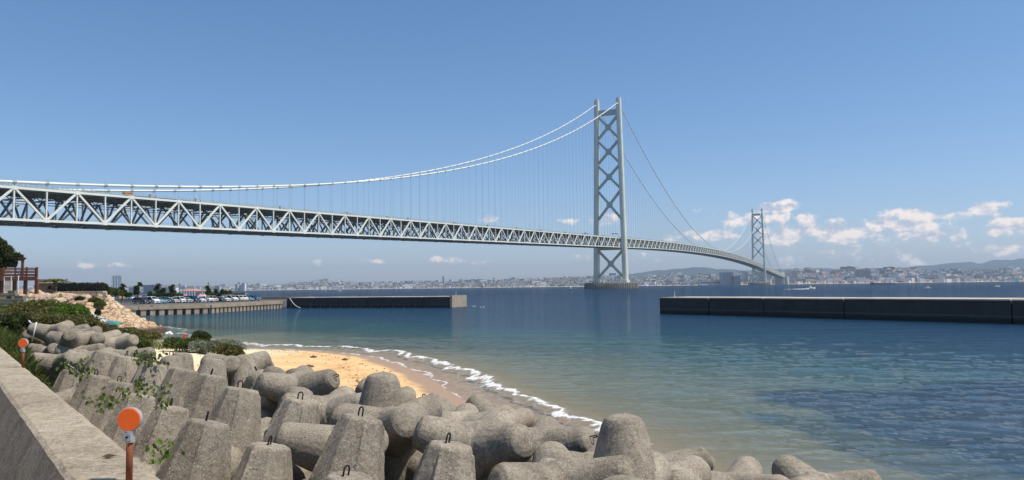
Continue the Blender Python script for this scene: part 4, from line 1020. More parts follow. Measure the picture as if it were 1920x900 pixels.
bush('bush', 'dark green bush spreading down to the far tetrapods', [PB(120, 606, 39, 36, 13), PB(156, 608, 42, 26, 12), PB(180, 619, 43, 20, 10), PB(203, 630, 44, 18, 9), PB(90, 605, 38, 26, 10)], 20000, .10, L_OLIVE, seed=5)
bush('bush', 'dark green leaves over the shaded left end of the slope', [PB(8, 612, 33, 22, 16), PB(30, 606, 36, 22, 10)], 6000, .11, L_DARK, seed=6)
bush('bush', 'small dark bush clinging to the rocky headland', [PB(184, 588, 80, 4, 7), PB(150, 561, 88, 7, 3)], 1800, .12, L_DARK, seed=7)
bush('bush', 'low green growth on the headland top below the stone wall', [PB(178, 564, 90, 12, 3.5), PB(188, 571, 89, 8, 4), PB(165, 561, 92, 7, 2.5)], 4500, .14, L_GREEN, seed=8)
bush('bush', 'bright green shrub right of the far tetrapod heap', [PB(250, 641, 46, 17, 10), PB(235, 634, 48, 13, 9), PB(268, 650, 44, 13, 8)], 9000, .10, L_GREEN, seed=9)
bush('bush', 'brownish scrub in front of the headland toe', [PB(262, 628, 54, 20, 8), PB(285, 632, 56, 16, 5), PB(240, 622, 58, 18, 7)], 8000, .09, L_OLIVE, seed=10)
bush('beach_shrub', 'green shrub at the left end of the beach shrub row', [PB(330, 646, 56, 20, 11), PB(352, 649, 55, 18, 11)], 9000, .10, L_GREEN, 'shrubs growing on the beach', seed=11)
bush('beach_shrub', 'silver-leaved shrub in the middle of the beach shrub row', [PB(378, 651, 54, 21, 10), PB(400, 654, 53, 20, 11)], 12000, .09, L_SILVER, 'shrubs growing on the beach', seed=12)
bush('beach_shrub', 'olive shrub at the right end of the beach shrub row', [PB(425, 658, 52, 18, 12), PB(441, 664, 51, 13, 12)], 9000, .10, L_OLIVE, 'shrubs growing on the beach', seed=13)
bush('beach_shrub', 'taller round dark shrub sticking up behind the silver one', [PB(378, 634, 62, 15, 11)], 5000, .12, L_DARK, 'shrubs growing on the beach', seed=14)
bush('beach_shrub', 'pale green shrub between the silver one and the surf', [PB(392, 649, 56, 26, 9), PB(360, 645, 58, 22, 8)], 9000, .09, L_GREEN, 'shrubs growing on the beach', seed=16)
bush('beach_shrub', 'sparse low shrub reaching towards the surf', [PB(425, 644, 60, 24, 5), PB(448, 653, 55, 12, 7)], 3500, .10, L_SILVER, 'shrubs growing on the beach', seed=15)
# grass on the bank beside the wall
def grass(name, region, n, h, label, seed=2, mat=L_GRASS):
    g = np.random.default_rng(seed); pts = region(g, n); n = len(pts); z = ground(pts[:, 0], pts[:, 1])
    p = np.stack([pts[:, 0], pts[:, 1], z - .03], 1); a = g.random(n) * 2 * math.pi
    ln = (g.normal(size=(n, 2)) * .35); hh = h * (.5 + .9 * g.random(n)); wv_ = .012 + .01 * g.random(n)
    dx = np.stack([np.cos(a), np.sin(a), 0 * a], 1) * wv_[:, None]
    top = p + np.stack([ln[:, 0] * hh, ln[:, 1] * hh, hh], 1); mid = p + np.stack([ln[:, 0] * hh * .35, ln[:, 1] * hh * .35, hh * .55], 1)
    v = np.stack([p - dx, p + dx, mid + dx * .8, top, mid - dx * .8], 1).reshape(-1, 3)
    o = np_mesh(name, v, np.arange(5 * n).reshape(-1, 5), mat, False); tag(o, label, 'grass', kind='stuff')
def reg1(g, n):
    a = g.uniform(17, 42, n); b = g.uniform(.1, 2.2, n) ; return W0 + a[:, None] * WU + b[:, None] * WV
grass('grass', reg1, 34000, .3, 'long bright grass along the seawall left of the far tetrapods')
def reg3(g, n):
    a = g.uniform(38, 56, n); b = g.uniform(0, 9, n) ; return W0 + a[:, None] * WU + b[:, None] * WV
grass('undergrowth', reg3, 30000, .34, 'olive green undergrowth below the bushes', 9, L_OLIVE)
def reg2(g, n):
    x = g.uniform(-42, -26, n); y = g.uniform(58, 80, n); s = coast_sd(x, y); k = (s > 2.0); return np.stack([x[k], y[k]], 1)
grass('grass', reg2, 9000, .28, 'thin yellow green grass at the back of the beach', 5)

# vine sprigs between the near tetrapods
def sprig(pts_px, d, nl, size, label, twig=True, seed=1):
    base = P(*pts_px[0], d); r = empty('vine_sprig', base, label, 'plant', 'leafy vines growing between the tetrapods'); m = MB()
    pts = [P(x, y, d + .15 * math.sin(i * 2.)) for i, (x, y) in enumerate(pts_px)]
    for a, b_ in zip(pts[:-1], pts[1:]):
        m.tube([a, a.lerp(b_, .5) + Vector((0, .02, .015)), b_], .009 if twig else .006, 6)
    m.build('stem', M_TWIG if twig else M_BARK, r, True)
    g = random.Random(seed); lf = MB()
    for i in range(int(nl * 1.8)):
        c = g.choice(pts[1:]) + Vector((g.uniform(-1, 1), g.uniform(-.6, .6), g.uniform(-.8, .7))) * size * 1.8
        a = Vector((g.uniform(-1, 1), g.uniform(-.8, .3), g.uniform(-1., -.1))).normalized(); n_ = Vector((g.uniform(-.6, .6), -.7, g.uniform(.2, 1.2))).normalized(); b_ = a.cross(n_).normalized(); n_ = b_.cross(a)
        s = size * g.uniform(.55, 1.05)
        lf.add([c, c + a * s * .35 + b_ * s * .42 + n_ * .1 * s, c + a * s * .8 + b_ * s * .3, c + a * s * 1.15 - n_ * .12 * s, c + a * s * .8 - b_ * s * .3, c + a * s * .35 - b_ * s * .42 + n_ * .1 * s], [(0, 1, 2, 3), (0, 3, 4, 5)])
    lf.build('foliage', L_BRIGHT if 'sunlit' in label else L_GREEN, r)
sprig([(146, 722), (144, 698), (131, 686), (120, 680)], 15.6, 14, .09, 'thin white twig with dark leaves left of the upright row', seed=1)
sprig([(144, 698), (146, 688), (155, 679), (160, 681)], 15.5, 14, .09, 'right fork of leaves on the white twig', seed=2)
sprig([(146, 712), (154, 703), (157, 702)], 15.3, 9, .08, 'small leaf cluster on the right of the white twig', seed=3)
sprig([(205, 770), (198, 755), (186, 745), (178, 742)], 11.8, 20, .085, 'dark leaf cluster hanging by the seawall edge', False, 4)
sprig([(212, 762), (222, 748), (226, 738)], 12.2, 12, .08, 'leaf sprig right of the hanging cluster', False, 5)
sprig([(238, 745), (252, 730), (264, 722), (270, 722)], 13.5, 18, .085, 'leaf row along the top of the flat tetrapod above the reflector', False, 6)
sprig([(294, 745), (300, 732), (305, 724)], 13.2, 13, .08, 'leaf sprig with thin pale stalks between two upright tetrapods', True, 7)
sprig([(293, 765), (298, 754), (303, 750)], 11.5, 10, .07, 'leaf tuft left of the hooked flat-topped tetrapod', False, 8)
sprig([(320, 872), (303, 852), (295, 845), (312, 835)], 7.2, 16, .062, 'bright sunlit leaves just right of the large orange reflector post', False, 9)
sprig([(275, 692), (262, 668), (285, 672), (295, 668)], 20, 24, .12, 'green vine over the shoulder of an upright tetrapod', False, 10)
sprig([(245, 690), (262, 675), (270, 668)], 21, 20, .12, 'green vine beside the sand patch', False, 11)
m = MB(); c = Vector((0, 0, 0)); 
a = P(203, 880, 3.75); a.z = 4.203
m.add([(a.x - .035, a.y, a.z + .004), (a.x - .01, a.y + .018, a.z + .015), (a.x + .035, a.y + .012, a.z + .006), (a.x + .005, a.y - .014, a.z + .002)], [(0, 1, 2, 3)]); tag(m.build('dead_leaf', vary('dead_leaf', (.05, .03, .02), (.09, .05, .03), 20, .8)), 'dark dead leaf lying on the seawall beside the reflector post', 'leaf')

# ------------------------------------------------------------ headland, stone wall, deck
def headland():
    xs = np.linspace(-80, -36.5, 330); ys = np.linspace(58, 108, 380); X, Y = np.meshgrid(xs, ys)
    tip = np.array((-41.3, 92.0)); ax = np.array((-60.0, 92.5)); d = (ax - tip); Ln = np.hypot(*d); d /= Ln
    t = ((X - tip[0]) * d[0] + (Y - tip[1]) * d[1]); q = (X - tip[0]) * -d[1] + (Y - tip[1]) * d[0]   # q>0: towards camera side
    q = -q if False else q
    front = -(Y - (tip[1] + d[1] * t))                                            # metres towards the camera
    crest = np.interp(t, [-1.5, 0, 1.5, 3.3, 4.7, 6, 7.3, 9, 20, 40], [-1.2, .3, 1.25, 2.2, 2.75, 3.45, 4.15, 4.4, 4.8, 4.8])
    wf = np.interp(t, [0, 2, 5, 9, 14, 40], [2.5, 6, 14, 24, 36, 46]); wb_ = np.interp(t, [0, 6, 20], [1.6, 5, 9])
    prof = np.where(front > 0, 1 - ss(0, 1, front / wf) ** .9, 1 - ss(0, 1, -front / wb_))
    Z = -1.0 + (crest + 1.0) * prof
    r1 = 1 - np.abs(fbm(X * .22 + 5, Y * .22 + X * .1, 4) * 2 - 1); r2 = 1 - np.abs(fbm(X * .75 + Z * .5, Y * .75 - X * .35, 4) * 2 - 1)
    strat = fbm((X + Y * .6) * 1.1, Z * 2.4 + 3, 3)
    Z = Z + ((r1 - .72) * 1.3 + (r2 - .72) * .8 + (strat - .5) * .8) * np.clip((Z + 1.2) / 1.5, 0, 1)
    stp = .38; Z = Z * .4 + .6 * (np.floor(Z / stp + fbm(X * .9, Y * .9, 2) * 2) - fbm(X * .9, Y * .9, 2) * 2 + ss(.0, .5, (Z / stp + fbm(X * .9, Y * .9, 2) * 2) % 1)) * stp
    edge = ss(0, 3, X + 80) * ss(-1.5, 0, t + 0) ; Z = np.where(t < -1.5, -1.5, Z * edge - 1.5 * (1 - edge))
    v = np.stack([X, Y, Z], -1).reshape(-1, 3)
    tt = NT('headland_rock'); n1 = tt.noise(.5, 5, .6); n2 = tt.noise(3.5, 6, .7)
    col = tt.mix(tt.ramp(n1, [(.35, 0.), (.65, 1.)]), (.54, .36, .21), (.64, .50, .35)); col = tt.mix(tt.math('MULTIPLY', tt.ramp(n2, [(.5, 0.), (.75, 1.)]), .7), col, (.40, .22, .12))
    vo = tt.n('TexVoronoi', feature='DISTANCE_TO_EDGE'); vo.inputs['Scale'].default_value = 1.1; mp = tt.n('Mapping'); mp.inputs['Scale'].default_value = (1, 1, 2.2); mp.inputs['Rotation'].default_value = (.3, .4, .5)
    ad = tt.n('VectorMath', operation='MULTIPLY_ADD'); nz = tt.n('TexNoise'); nz.inputs['Scale'].default_value = 1.6; tt.lk(tt.tc.outputs['Object'], nz.inputs['Vector']); tt.lk(nz.outputs['Color'], ad.inputs[0]); ad.inputs[1].default_value = (1, 1, 1); tt.lk(tt.tc.outputs['Object'], ad.inputs[2])
    tt.lk(ad.outputs[0], mp.inputs[0]); tt.lk(mp.outputs[0], vo.inputs['Vector'])
    crack = tt.ramp(vo.outputs['Distance'], [(.0, 1.), (.07, 0.)]); col = tt.mix(tt.math('MULTIPLY', crack, .75), col, (.13, .08, .05))
    g = tt.n('NewGeometry'); sx = tt.n('SeparateXYZ'); tt.lk(g.outputs['Position'], sx.inputs[0]); wet = tt.n('MapRange'); tt.lk(tt.math('MULTIPLY_ADD', n1, .6, sx.outputs[2]), wet.inputs[0]); wet.inputs[1].default_value = 1.25; wet.inputs[2].default_value = .75
    col = tt.mix(wet.outputs[0], col, (.10, .065, .045))
    tt.fin(col, .9, tt.bump(tt.math('ADD', n2, tt.math('MULTIPLY', crack, -.6)), .9, .18), spec=.2)
    global HL; HL = (xs, ys, Z)
    tag(np_mesh('rocky_headland', v, grid_faces(len(ys), len(xs)), tt.mat, False), kind='structure')
headland()
def surf(px, py, dmin=20., dmax=120.):       # where the sight line first meets the left slope
    r = ray(px, py); D = np.arange(dmin, dmax, .1); X = r.x / r.y * D; Y = D; Zr = EYE + r.z / r.y * D
    g = ground(X, Y); xs, ys, Z = HL
    i = np.clip(((X - xs[0]) / (xs[1] - xs[0])).astype(int), 0, len(xs) - 1); j = np.clip(((Y - ys[0]) / (ys[1] - ys[0])).astype(int), 0, len(ys) - 1)
    ok = (X > xs[0]) & (X < xs[-1]) & (Y > ys[0]) & (Y < ys[-1]); g = np.where(ok, np.maximum(g, Z[j, i]), g)
    k = np.argmax(g > Zr)
    return Vector((X[k], Y[k], g[k])) if g[k] > Zr[k] else None
def rock_mesh(seed):
    g = random.Random(seed); m = MB(); n, k = 9, 7; vs = []
    sx, sy, sz = g.uniform(.8, 1.3), g.uniform(.7, 1.1), g.uniform(.6, .9)
    pl = [(Vector((g.gauss(0, 1), g.gauss(0, 1), g.gauss(0, 1))).normalized(), g.uniform(.55, .85)) for _ in range(11)]
    for i in range(k + 1):
        ph = math.pi * i / k
        for j in range(n):
            d = Vector((math.sin(ph) * math.cos(2 * math.pi * j / n), math.sin(ph) * math.sin(2 * math.pi * j / n), math.cos(ph))); r = 1.
            for pn_, pd in pl:
                q = d.dot(pn_)
                if q > .05: r = min(r, pd / q)
            vs.append((d.x * r * sx, d.y * r * sy, d.z * r * sz))
    m.add(vs, [(i * n + j, i * n + (j + 1) % n, (i + 1) * n + (j + 1) % n, (i + 1) * n + j) for i in range(k) for j in range(n)])
    o = m.build('boulder', M_ROCK); me = o.data; bpy.data.objects.remove(o); return me
def rockmat():
    t = NT('revetment_stone'); oi = t.n('ObjectInfo'); n = t.noise(2.5, 5, .65)
    c = t.ramp(oi.outputs['Random'], [(0., (.32, .21, .15)), (.35, (.45, .32, .22)), (.7, (.52, .40, .29)), (1., (.40, .29, .22))])
    c = t.mix(t.math('MULTIPLY', t.ramp(n, [(.45, 0.), (.75, 1.)]), .6), c, (.25, .16, .11)); return t.fin(c, .9, t.bump(n, .6, .05))
M_ROCK = rockmat(); RK = [rock_mesh(i) for i in range(6)]
def boulder(p, s, label, group):
    o = bpy.data.objects.new('boulder', random.choice(RK)); C.objects.link(o); o.location = p; o.scale = (s, s, s * random.uniform(.8, 1.1)); o.rotation_euler = (random.uniform(-.5, .5), random.uniform(-.5, .5), random.uniform(0, 6.28)); tag(o, label, 'boulder', group)
# boulder slope under the deck (photo x 20..150, y 545..585)
for i in range(250):
    x = random.uniform(26, 200); top = np.interp(x, [20, 80, 120, 200], [546, 551, 556, 557]); bot = np.interp(x, [20, 70, 110, 140, 200], [560, 585, 588, 570, 560])
    y = random.uniform(top, bot); f = (y - top) / (bot - top + 1e-6)
    q = surf(x, y + 1)
    if q is None or q.y < 45: continue
    boulder(q, random.uniform(.32, .62) * (1 + .1 * (f < .2)), '%s boulder on the %s part of the slope below %s' % (('small', 'middling')[i % 2] + (' pinkish', ' cream', ' tan')[i % 3], 'upper' if f < .4 else 'lower', 'the brown deck' if x < 70 else 'the thatched shed' if x < 105 else 'the hedge left end' if x < 140 else 'the stone wall'), 'boulders on the left slope')
# dry stone wall along the plateau edge
def stone_wall():
    p0, p1 = P(104, 553, 91), P(196, 553, 91); p0.z = p1.z = 0
    root = empty('stone_wall', (p1.x, p1.y, 4), 'low wall of cream stones with straight top below the dark hedge', 'wall')
    d = (p1 - p0).normalized(); L_ = (p1 - p0).length; nn = Vector((d.y, -d.x, 0)); m = MB()
    m.beam(p0 + Vector((0, 0, 4.1)), p1 + Vector((0, 0, 4.1)), .6, 1.7); m.beam(p1 + Vector((0, 0, 4.1)), p1 + Vector((-6, 9, 4.1)), .6, 1.7)
    g = random.Random(5)
    for r_ in range(4):
        x = 0
        while x < L_:
            w_ = g.uniform(.35, .75); c = p0 + d * (x + w_ / 2) + nn * .3; m.box((c.x, c.y, 3.5 + r_ * .4), (w_ * .92, .35 + g.uniform(0, .15), .37), math.atan2(d.y, d.x) + g.uniform(-.1, .1), tap=.85); x += w_
    m.build('masonry', M_ROCKW, root)
    m = MB(); m.beam(p0 + Vector((0, 0, 5.0)), p1 + Vector((0, 0, 5.0)), .95, .12); m.build('coping', M_BWTOP, root)
def rw():
    t = NT('wall_stone'); g = t.n('NewGeometry'); n = t.noise(3, 5, .65); c = t.ramp(g.outputs['Random Per Island'], [(0., (.34, .25, .18)), (.5, (.50, .39, .29)), (1., (.60, .50, .40))])
    return t.fin(t.mix(t.math('MULTIPLY', t.ramp(n, [(.45, 0.), (.75, 1.)]), .5), c, (.25, .17, .11)), .9, t.bump(n, .5, .04))
M_ROCKW = rw(); stone_wall()
# hedge with fence posts on the wall
bl = []
for k in range(14):
    x = 104 + k * 6.6; d = 93.; bl.append(PB(x, 541.5, d, 5.5, 7.5, 1.0))
r_ = bush('hedge', 'long dark clipped hedge behind the fence on the stone wall', bl, 22000, .15, L_HEDGE, seed=21, cat='hedge')
m = MB(); a, b_ = P(104, 548, 91.6), P(192, 548, 91.6); a.z = b_.z = 5.05; r_ = empty('fence', a, 'thin dark wire fence in front of the hedge', 'fence'); M_BLACK = NT('black_paint').fin((.02, .02, .02), .6)
for k in range(24):
    q = a.lerp(b_, k / 23); m.beam(q, q + Vector((0, 0, 1.05)), .045, .045)
m.build('posts', M_BLACK, r_); m = MB()
for h in (.35, .7, 1.03): m.beam(a + Vector((0, 0, h)), b_ + Vector((0, 0, h)), .02, .02)
m.build('rails', M_BLACK, r_)
M_WOOD = vary('red_brown_wood', (.13, .045, .03), (.20, .08, .05), 3, .6, sc3=(1, 1, .2))
M_GREYWOOD = vary('grey_timber', (.20, .165, .13), (.30, .26, .21), 2.2, .85, sc3=(.3, .3, 3))
def deck():
    d = 80.; base = P(40, 540, d); base.z = 4.9; r = empty('viewing_deck', base, 'dark red brown wooden viewing deck on stilts at the left edge', 'deck')
    k = d / F_PX; zf = P(40, 521, d).z; x0 = P(-75, 520, d).x; x1 = P(69.5, 520, d).x; y0, y1 = d, d + 7
    y1 = d + 5; xb = x1 / d * y1 * 1.003; xc = lambda yy: x1 + (xb - x1) * (yy - y0) / (y1 - y0)
    m = MB(); m.hexa([(x0, y0, zf - .1), (x1, y0, zf - .1), (xb, y1, zf - .1), (x0, y1, zf - .1), (x0, y0, zf + .1), (x1, y0, zf + .1), (xb, y1, zf + .1), (x0, y1, zf + .1)])
    m.box(((x0 + x1) / 2, y0 - .06, zf - .08), (x1 - x0 + .1, .12, .42)); m.build('platform', M_WOOD, r)
    for px in (-30, 4, 28, 48, 69):
        x = P(px, 520, d).x
        m = MB(); m.beam((x, y0 + .1, 4.4), (x, y0 + .1, zf - .1), .2, .2); m.build('support_post', M_WOOD, r)
        x *= y1 / d; m = MB(); m.beam((x, y1 - .1, 4.4), (x, y1 - .1, zf - .1), .2, .2); m.build('support_post', M_WOOD, r)
    for px in (-20, 6, 28, 49, 69):
        x = P(px, 520, d).x; m = MB(); m.beam((x, y0 + .05, zf), (x, y0 + .05, zf + 1.12), .13, .13); m.build('railing_post', M_WOOD, r)
        if px == 69:
            for yy in (y0 + 2.5, y1): m = MB(); m.beam((xc(yy), yy, zf), (xc(yy), yy, zf + 1.12), .13, .13); m.build('railing_post', M_WOOD, r)
    for h in (.35, .68, 1.0):
        m = MB(); m.beam((x0, y0 + .05, zf + h), (x1, y0 + .05, zf + h), .06, .11); m.beam((x1, y0, zf + h), (xb, y1, zf + h), .06, .11); m.beam((x0, y1, zf + h), (xb, y1, zf + h), .06, .11); m.build('rail', M_WOOD, r)
    x = P(28, 520, d).x; ro = empty('parasol', (x, d + 1.2, zf), 'brown post lamp with flared top standing on the viewing deck', 'post lamp')
    m = MB(); m.beam((x, d + 1.2, zf), (x, d + 1.2, zf + 1.9), .2, .2); m.build('pole', M_WOOD, ro); m = MB(); m.lathe([(.1, 1.85), (.36, 2.1), (.36, 2.16)], (x, d + 1.2, zf), 10); m.build('lamp_hood', M_WOOD, ro)
    ro.name = 'post_lamp'
    for px, lab in ((36, 'white table on the viewing deck'), (43, 'white folding table nearer the deck corner')):
        x = P(px, 520, d + 3).x; t_ = empty('table', (x, d + 3, zf + .1), lab, 'table'); m = MB(); m.box((x, d + 3, zf + .78), (.9, .7, .05)); m.build('tabletop', M_PLATE, t_)
        m = MB(); m.beam((x - .35, d + 3, zf + .1), (x + .35, d + 3, zf + .76), .05, .05); m.beam((x + .35, d + 3, zf + .1), (x - .35, d + 3, zf + .76), .05, .05); m.build('leg', M_DARKSTEEL, t_)
    # dark underside wall and gate
    g = empty('gate', (P(14, 530, d - 1).x, d - 1, 4.9), 'white framed wire gate below the viewing deck', 'gate'); xa, xb = P(8, 530, d - 1).x, P(21, 530, d - 1).x; m = MB(); za, zb = 4.95, P(14, 518.5, d - 1).z
    for q in ((xa, za, xa, zb), (xb, za, xb, zb), (xa, zb, xb, zb), (xa, (za + zb) / 2, xb, (za + zb) / 2), (xa, za, xb, za)): m.beam((q[0], d - 1, q[1]), (q[2], d - 1, q[3]), .07, .07)
    m.build('frame', M_PLATE, g); m = MB()
    for q in range(9): xx = xa + (xb - xa) * q / 8; m.beam((xx, d - .98, za), (xx, d - .98, zb), .015, .015)
    m.build('mesh', M_STEEL2, g)
    m = MB(); q = P(34, 540, d - 1.2); m.tube([(q.x, q.y, 4.8), (q.x, q.y, P(34, 517, d).z)], .05, 8); tag(m.build('white_pole', M_PLATE), 'white pole standing below the viewing deck', 'pole')
    # reed hut behind
    a, b_ = P(66, 545, 92), P(100, 545, 92); h = empty('reed_shed', a, 'brown thatched shed with bamboo wall behind the palm', 'shed'); m = MB(); zt = P(80, 531, 92).z
    for q in range(26): xx = a.x + (b_.x - a.x) * q / 25; m.tube([(xx, 92, 4.6), (xx, 92, zt)], .05, 5)
    m.build('bamboo_wall', M_GREYWOOD, h); m = MB(); m.box(((a.x + b_.x) / 2, 93.3, 5.6), (b_.x - a.x, 2.4, 1.9)); m.build('back_wall', M_GREYWOOD, h)
    zr = P(80, 523.5, 92).z; m = MB(); m.add([(a.x - .3, 91.7, zt), (b_.x + .1, 91.7, zt), (b_.x + .1, 94, zr), (a.x + 1, 94, zr + .15), (b_.x, 96.5, zt), (a.x - .3, 96.5, zt)], [(0, 1, 2, 3), (3, 2, 4, 5), (1, 4, 2), (0, 3, 5)]); m.build('thatch_roof', M_GREYWOOD, h)
deck()
def timber_wall():
    for k, (x0, x1, yt, yb, d, lab) in enumerate(((-40, 46, 559.5, 577, 62, 'grey timber retaining wall with horizontal boards, lower tier'), (-40, 30, 549, 556, 70, 'grey timber retaining wall, upper tier in dry grass'))):
        a, b_ = P(x0, yt, d), P(x1, yt, d); r = empty('retaining_wall', (b_.x, b_.y, P(x0, yb, d).z), lab, 'retaining wall')
        n = 6 if k == 0 else 3; zt = b_.z; zb = P(x1, yb, d).z
        for q in range(n):
            z = zb + (zt - zb) * (q + .5) / n; m = MB(); m.beam((a.x, a.y, z), (b_.x, b_.y, z), .2 + .03 * (q % 2), (zt - zb) / n * .93); m.build('board', M_GREYWOOD, r)
        m = MB(); m.beam((b_.x, b_.y, zt - .05), (b_.x - 6.5, b_.y + 9, zt - .05), .25, .5); m.build('side_board', M_GREYWOOD, r)
timber_wall()
def tree(name, label, base, trunk_pts, r0, blobs, n, size, mat, seed, group=None, cat='tree'):
    r = empty(name, base, label, cat, group); m = MB(); m.tube(trunk_pts, [r0 * (1 - .5 * i / (len(trunk_pts) - 1)) for i in range(len(trunk_pts))], 10)
    for q, rd in blobs: m.tube([trunk_pts[max(0, len(trunk_pts) - 2)], Vector(trunk_pts[-1]).lerp(Vector(q), .5) + Vector((0, 0, .1)), q], [r0 * .45, r0 * .28, r0 * .08], 6)
    m.build('trunk', M_BARK, r, True); leaves('crown', blobs, n, size, mat, r, seed); return r
d = 88.
bb = [PB(8, 470, d, 15, 10), PB(-12, 462, d, 20, 14), PB(22, 484, d, 15, 10), PB(33, 486, d, 8, 8), PB(2, 488, d, 20, 12), PB(-20, 485, d, 25, 14), PB(14, 497, d, 16, 7), PB(-10, 500, d, 20, 7)]
tree('pine_tree', 'large dark rounded pine behind the viewing deck at the left edge', P(2, 540, d), [P(2, 545, d), P(0, 515, d), P(4, 495, d), P(6, 480, d)], .3, bb, 30000, .17, L_PINE, 31)
# small palm
d = 84.; base = P(104, 547, d); r_ = empty('palm_tree', base, 'small palm with drooping fronds beside the thatched shed', 'palm'); m = MB(); tp = P(103.5, 525, d); m.tube([base, base.lerp(tp, .5), tp], [.14, .16, .2], 10)
for k in range(40): q = base.lerp(tp, .45 + .5 * random.random()); a = random.uniform(0, 6.28); m.tube([q, q + Vector((math.cos(a) * .26, math.sin(a) * .26, .1))], [.035, .01], 4)
m.build('trunk', M_BARK, r_); 
for k in range(11):
    a = k * 2 * math.pi / 11 + .2; L_ = 1.2; m = MB(); prev = tp
    for q in range(1, 8):
        f = q / 7; c = tp + Vector((math.cos(a) * L_ * f, math.sin(a) * L_ * f, .75 * f - 1.0 * f * f)); sd_ = Vector((-math.sin(a), math.cos(a), 0)); w_ = .36 * math.sin(math.pi * min(1, f * .9 + .1))
        m.add([prev, prev + sd_ * w_ - Vector((0, 0, .06)), c, c - sd_ * w_ - Vector((0, 0, .06)), c - Vector((0, 0, .3 * (1 - f * .7))), prev - Vector((0, 0, .3 * (1 - f * .7)))], [(0, 1, 2), (0, 2, 3), (0, 2, 4, 5)]); prev = c
    m.build('frond', L_GREEN, r_)
# white sheet and turquoise dinghy on the rocks
def sheet():
    path = [(160, 585, 70), (168, 590, 68), (177, 596, 65.5), (187, 600, 63), (196, 606, 61), (204, 611, 60)]; wd_ = [.25, .45, .6, .95, 1.3, 1.1]; vs = []
    for i, ((x, y, d), w_) in enumerate(zip(path, wd_)):
        for j in range(7):
            f = j / 6 - .5; q_ = surf(x, y, 60) or P(x, y, d); p = q_ + Vector((f * w_ * 1.3, f * w_ * .5, .12 + .09 * math.sin(j * 2.1 + i) - f * w_ * .5)); vs.append(p)
    m = MB(); m.add(vs, [(i * 7 + j, i * 7 + j + 1, i * 7 + j + 8, i * 7 + j + 7) for i in range(5) for j in range(6)]); o = m.build('plastic_sheet', vary('white_sheet', (.70, .72, .74), (.80, .81, .82), 2, .6, .4, .05), None, True)
    s_ = o.modifiers.new('t', 'SOLIDIFY'); s_.thickness = .02; tag(o, 'crumpled white plastic sheet draped along the rocks', 'sheet')
    c = (surf(217, 612, 60) or P(217, 610.5, 59.5)) + Vector((0, -.2, .25)); kd = c.y / 59.5; r = empty('dinghy', c, 'turquoise upturned dinghy resting on the rocks beside the white sheet', 'boat'); m = MB(); prof = []
    n = 9
    vs = []
    for i in range(n):
        t_ = i / (n - 1); hw = kd * .3 * math.sin(math.pi * (.12 + .8 * t_)) ** .6; x = kd * (-.55 + 1.1 * t_)
        for j in range(7): a = math.pi * j / 6; vs.append((c.x + x, c.y - math.cos(a) * hw, c.z - .18 + math.sin(a) * hw * .95))
    m.add(vs, [(i * 7 + j, i * 7 + j + 1, i * 7 + j + 8, i * 7 + j + 7) for i in range(n - 1) for j in range(6)] + [tuple(range(7)), tuple((n - 1) * 7 + 6 - j for j in range(7))]); m.build('hull', vary('turquoise_paint', (.06, .25, .22), (.09, .32, .28), 4, .4, .1), r, True)
    m = MB(); m.beam((c.x - .5 * kd, c.y, c.z + .12 * kd), (c.x + .5 * kd, c.y, c.z + .12 * kd), .04, .06); m.build('keel', M_PLATE, r)
    m = MB(); q = surf(206, 613, 60) or P(205, 613, 59.8); m.box((q.x, q.y, q.z + .1), (.7, .5, .3), .4); tag(m.build('blue_crate', vary('faded_blue', (.22, .33, .42), (.28, .40, .50), 3, .7)), 'faded blue box wedged under the white sheet', 'box')
sheet()
m = MB(); m.tube([P(60, 640, 26.5), P(64, 622, 26.5), P(68.5, 604, 26.5)], .024, 8); tag(m.build('white_pipe', M_PLATE, None, True), 'leaning white pipe stuck in the grass behind the small reflector', 'pipe')
m = MB(); m.tube([P(54, 601, 27), P(59, 607, 27)], .026, 8); tag(m.build('white_stick', M_PLATE, None, True), 'short white broken stick lying in the brown bush', 'stick')
m = MB(); m.tube([P(233.5, 645, 36), P(235, 620, 36)], [.035, .025], 8); m.box(P(236, 619, 36), (.12, .1, .12)); tag(m.build('thin_grey_post', M_BARK, None, True), 'thin grey post standing behind the right shoulder of the far heap', 'post')
m = MB(); q = P(346, 637, 58); m.lathe([(.16, -.3), (.13, .1), (.06, .42), (.02, .45)], q, 10); m.beam(q + Vector((0, 0, .25)), q + Vector((.22, 0, .42)), .06, .06); tag(m.build('red_marker', vary('red_plastic', (.75, .06, .03), (.6, .05, .03), 4, .5)), 'bright red marker sticking out of the beach shrubs', 'marker')
# small driftwood and seaweed on the sand
for k, (x, y, s_, lab) in enumerate(((578, 675, .45, 'short dark driftwood piece on the orange sand, lower one'), (587, 666, .3, 'tiny dark driftwood piece nearer the surf'), (646, 668, .25, 'tiny dark seaweed clump on the sand'))):
    q = G(x, y, .85 if y > 670 else .5); gz = float(ground(np.array([q.x]), np.array([q.y]))[0]); q.z = gz + .04; m = MB(); m.tube([q + Vector((-s_ * .7, 0, 0)), q + Vector((0, .1, .05)), q + Vector((s_ * .8, -.05, 0))], [.05, .08, .03], 6); m.tube([q, q + Vector((.2, .3, .05))], [.05, .02], 5); tag(m.build('driftwood', M_BARK), lab, 'driftwood')

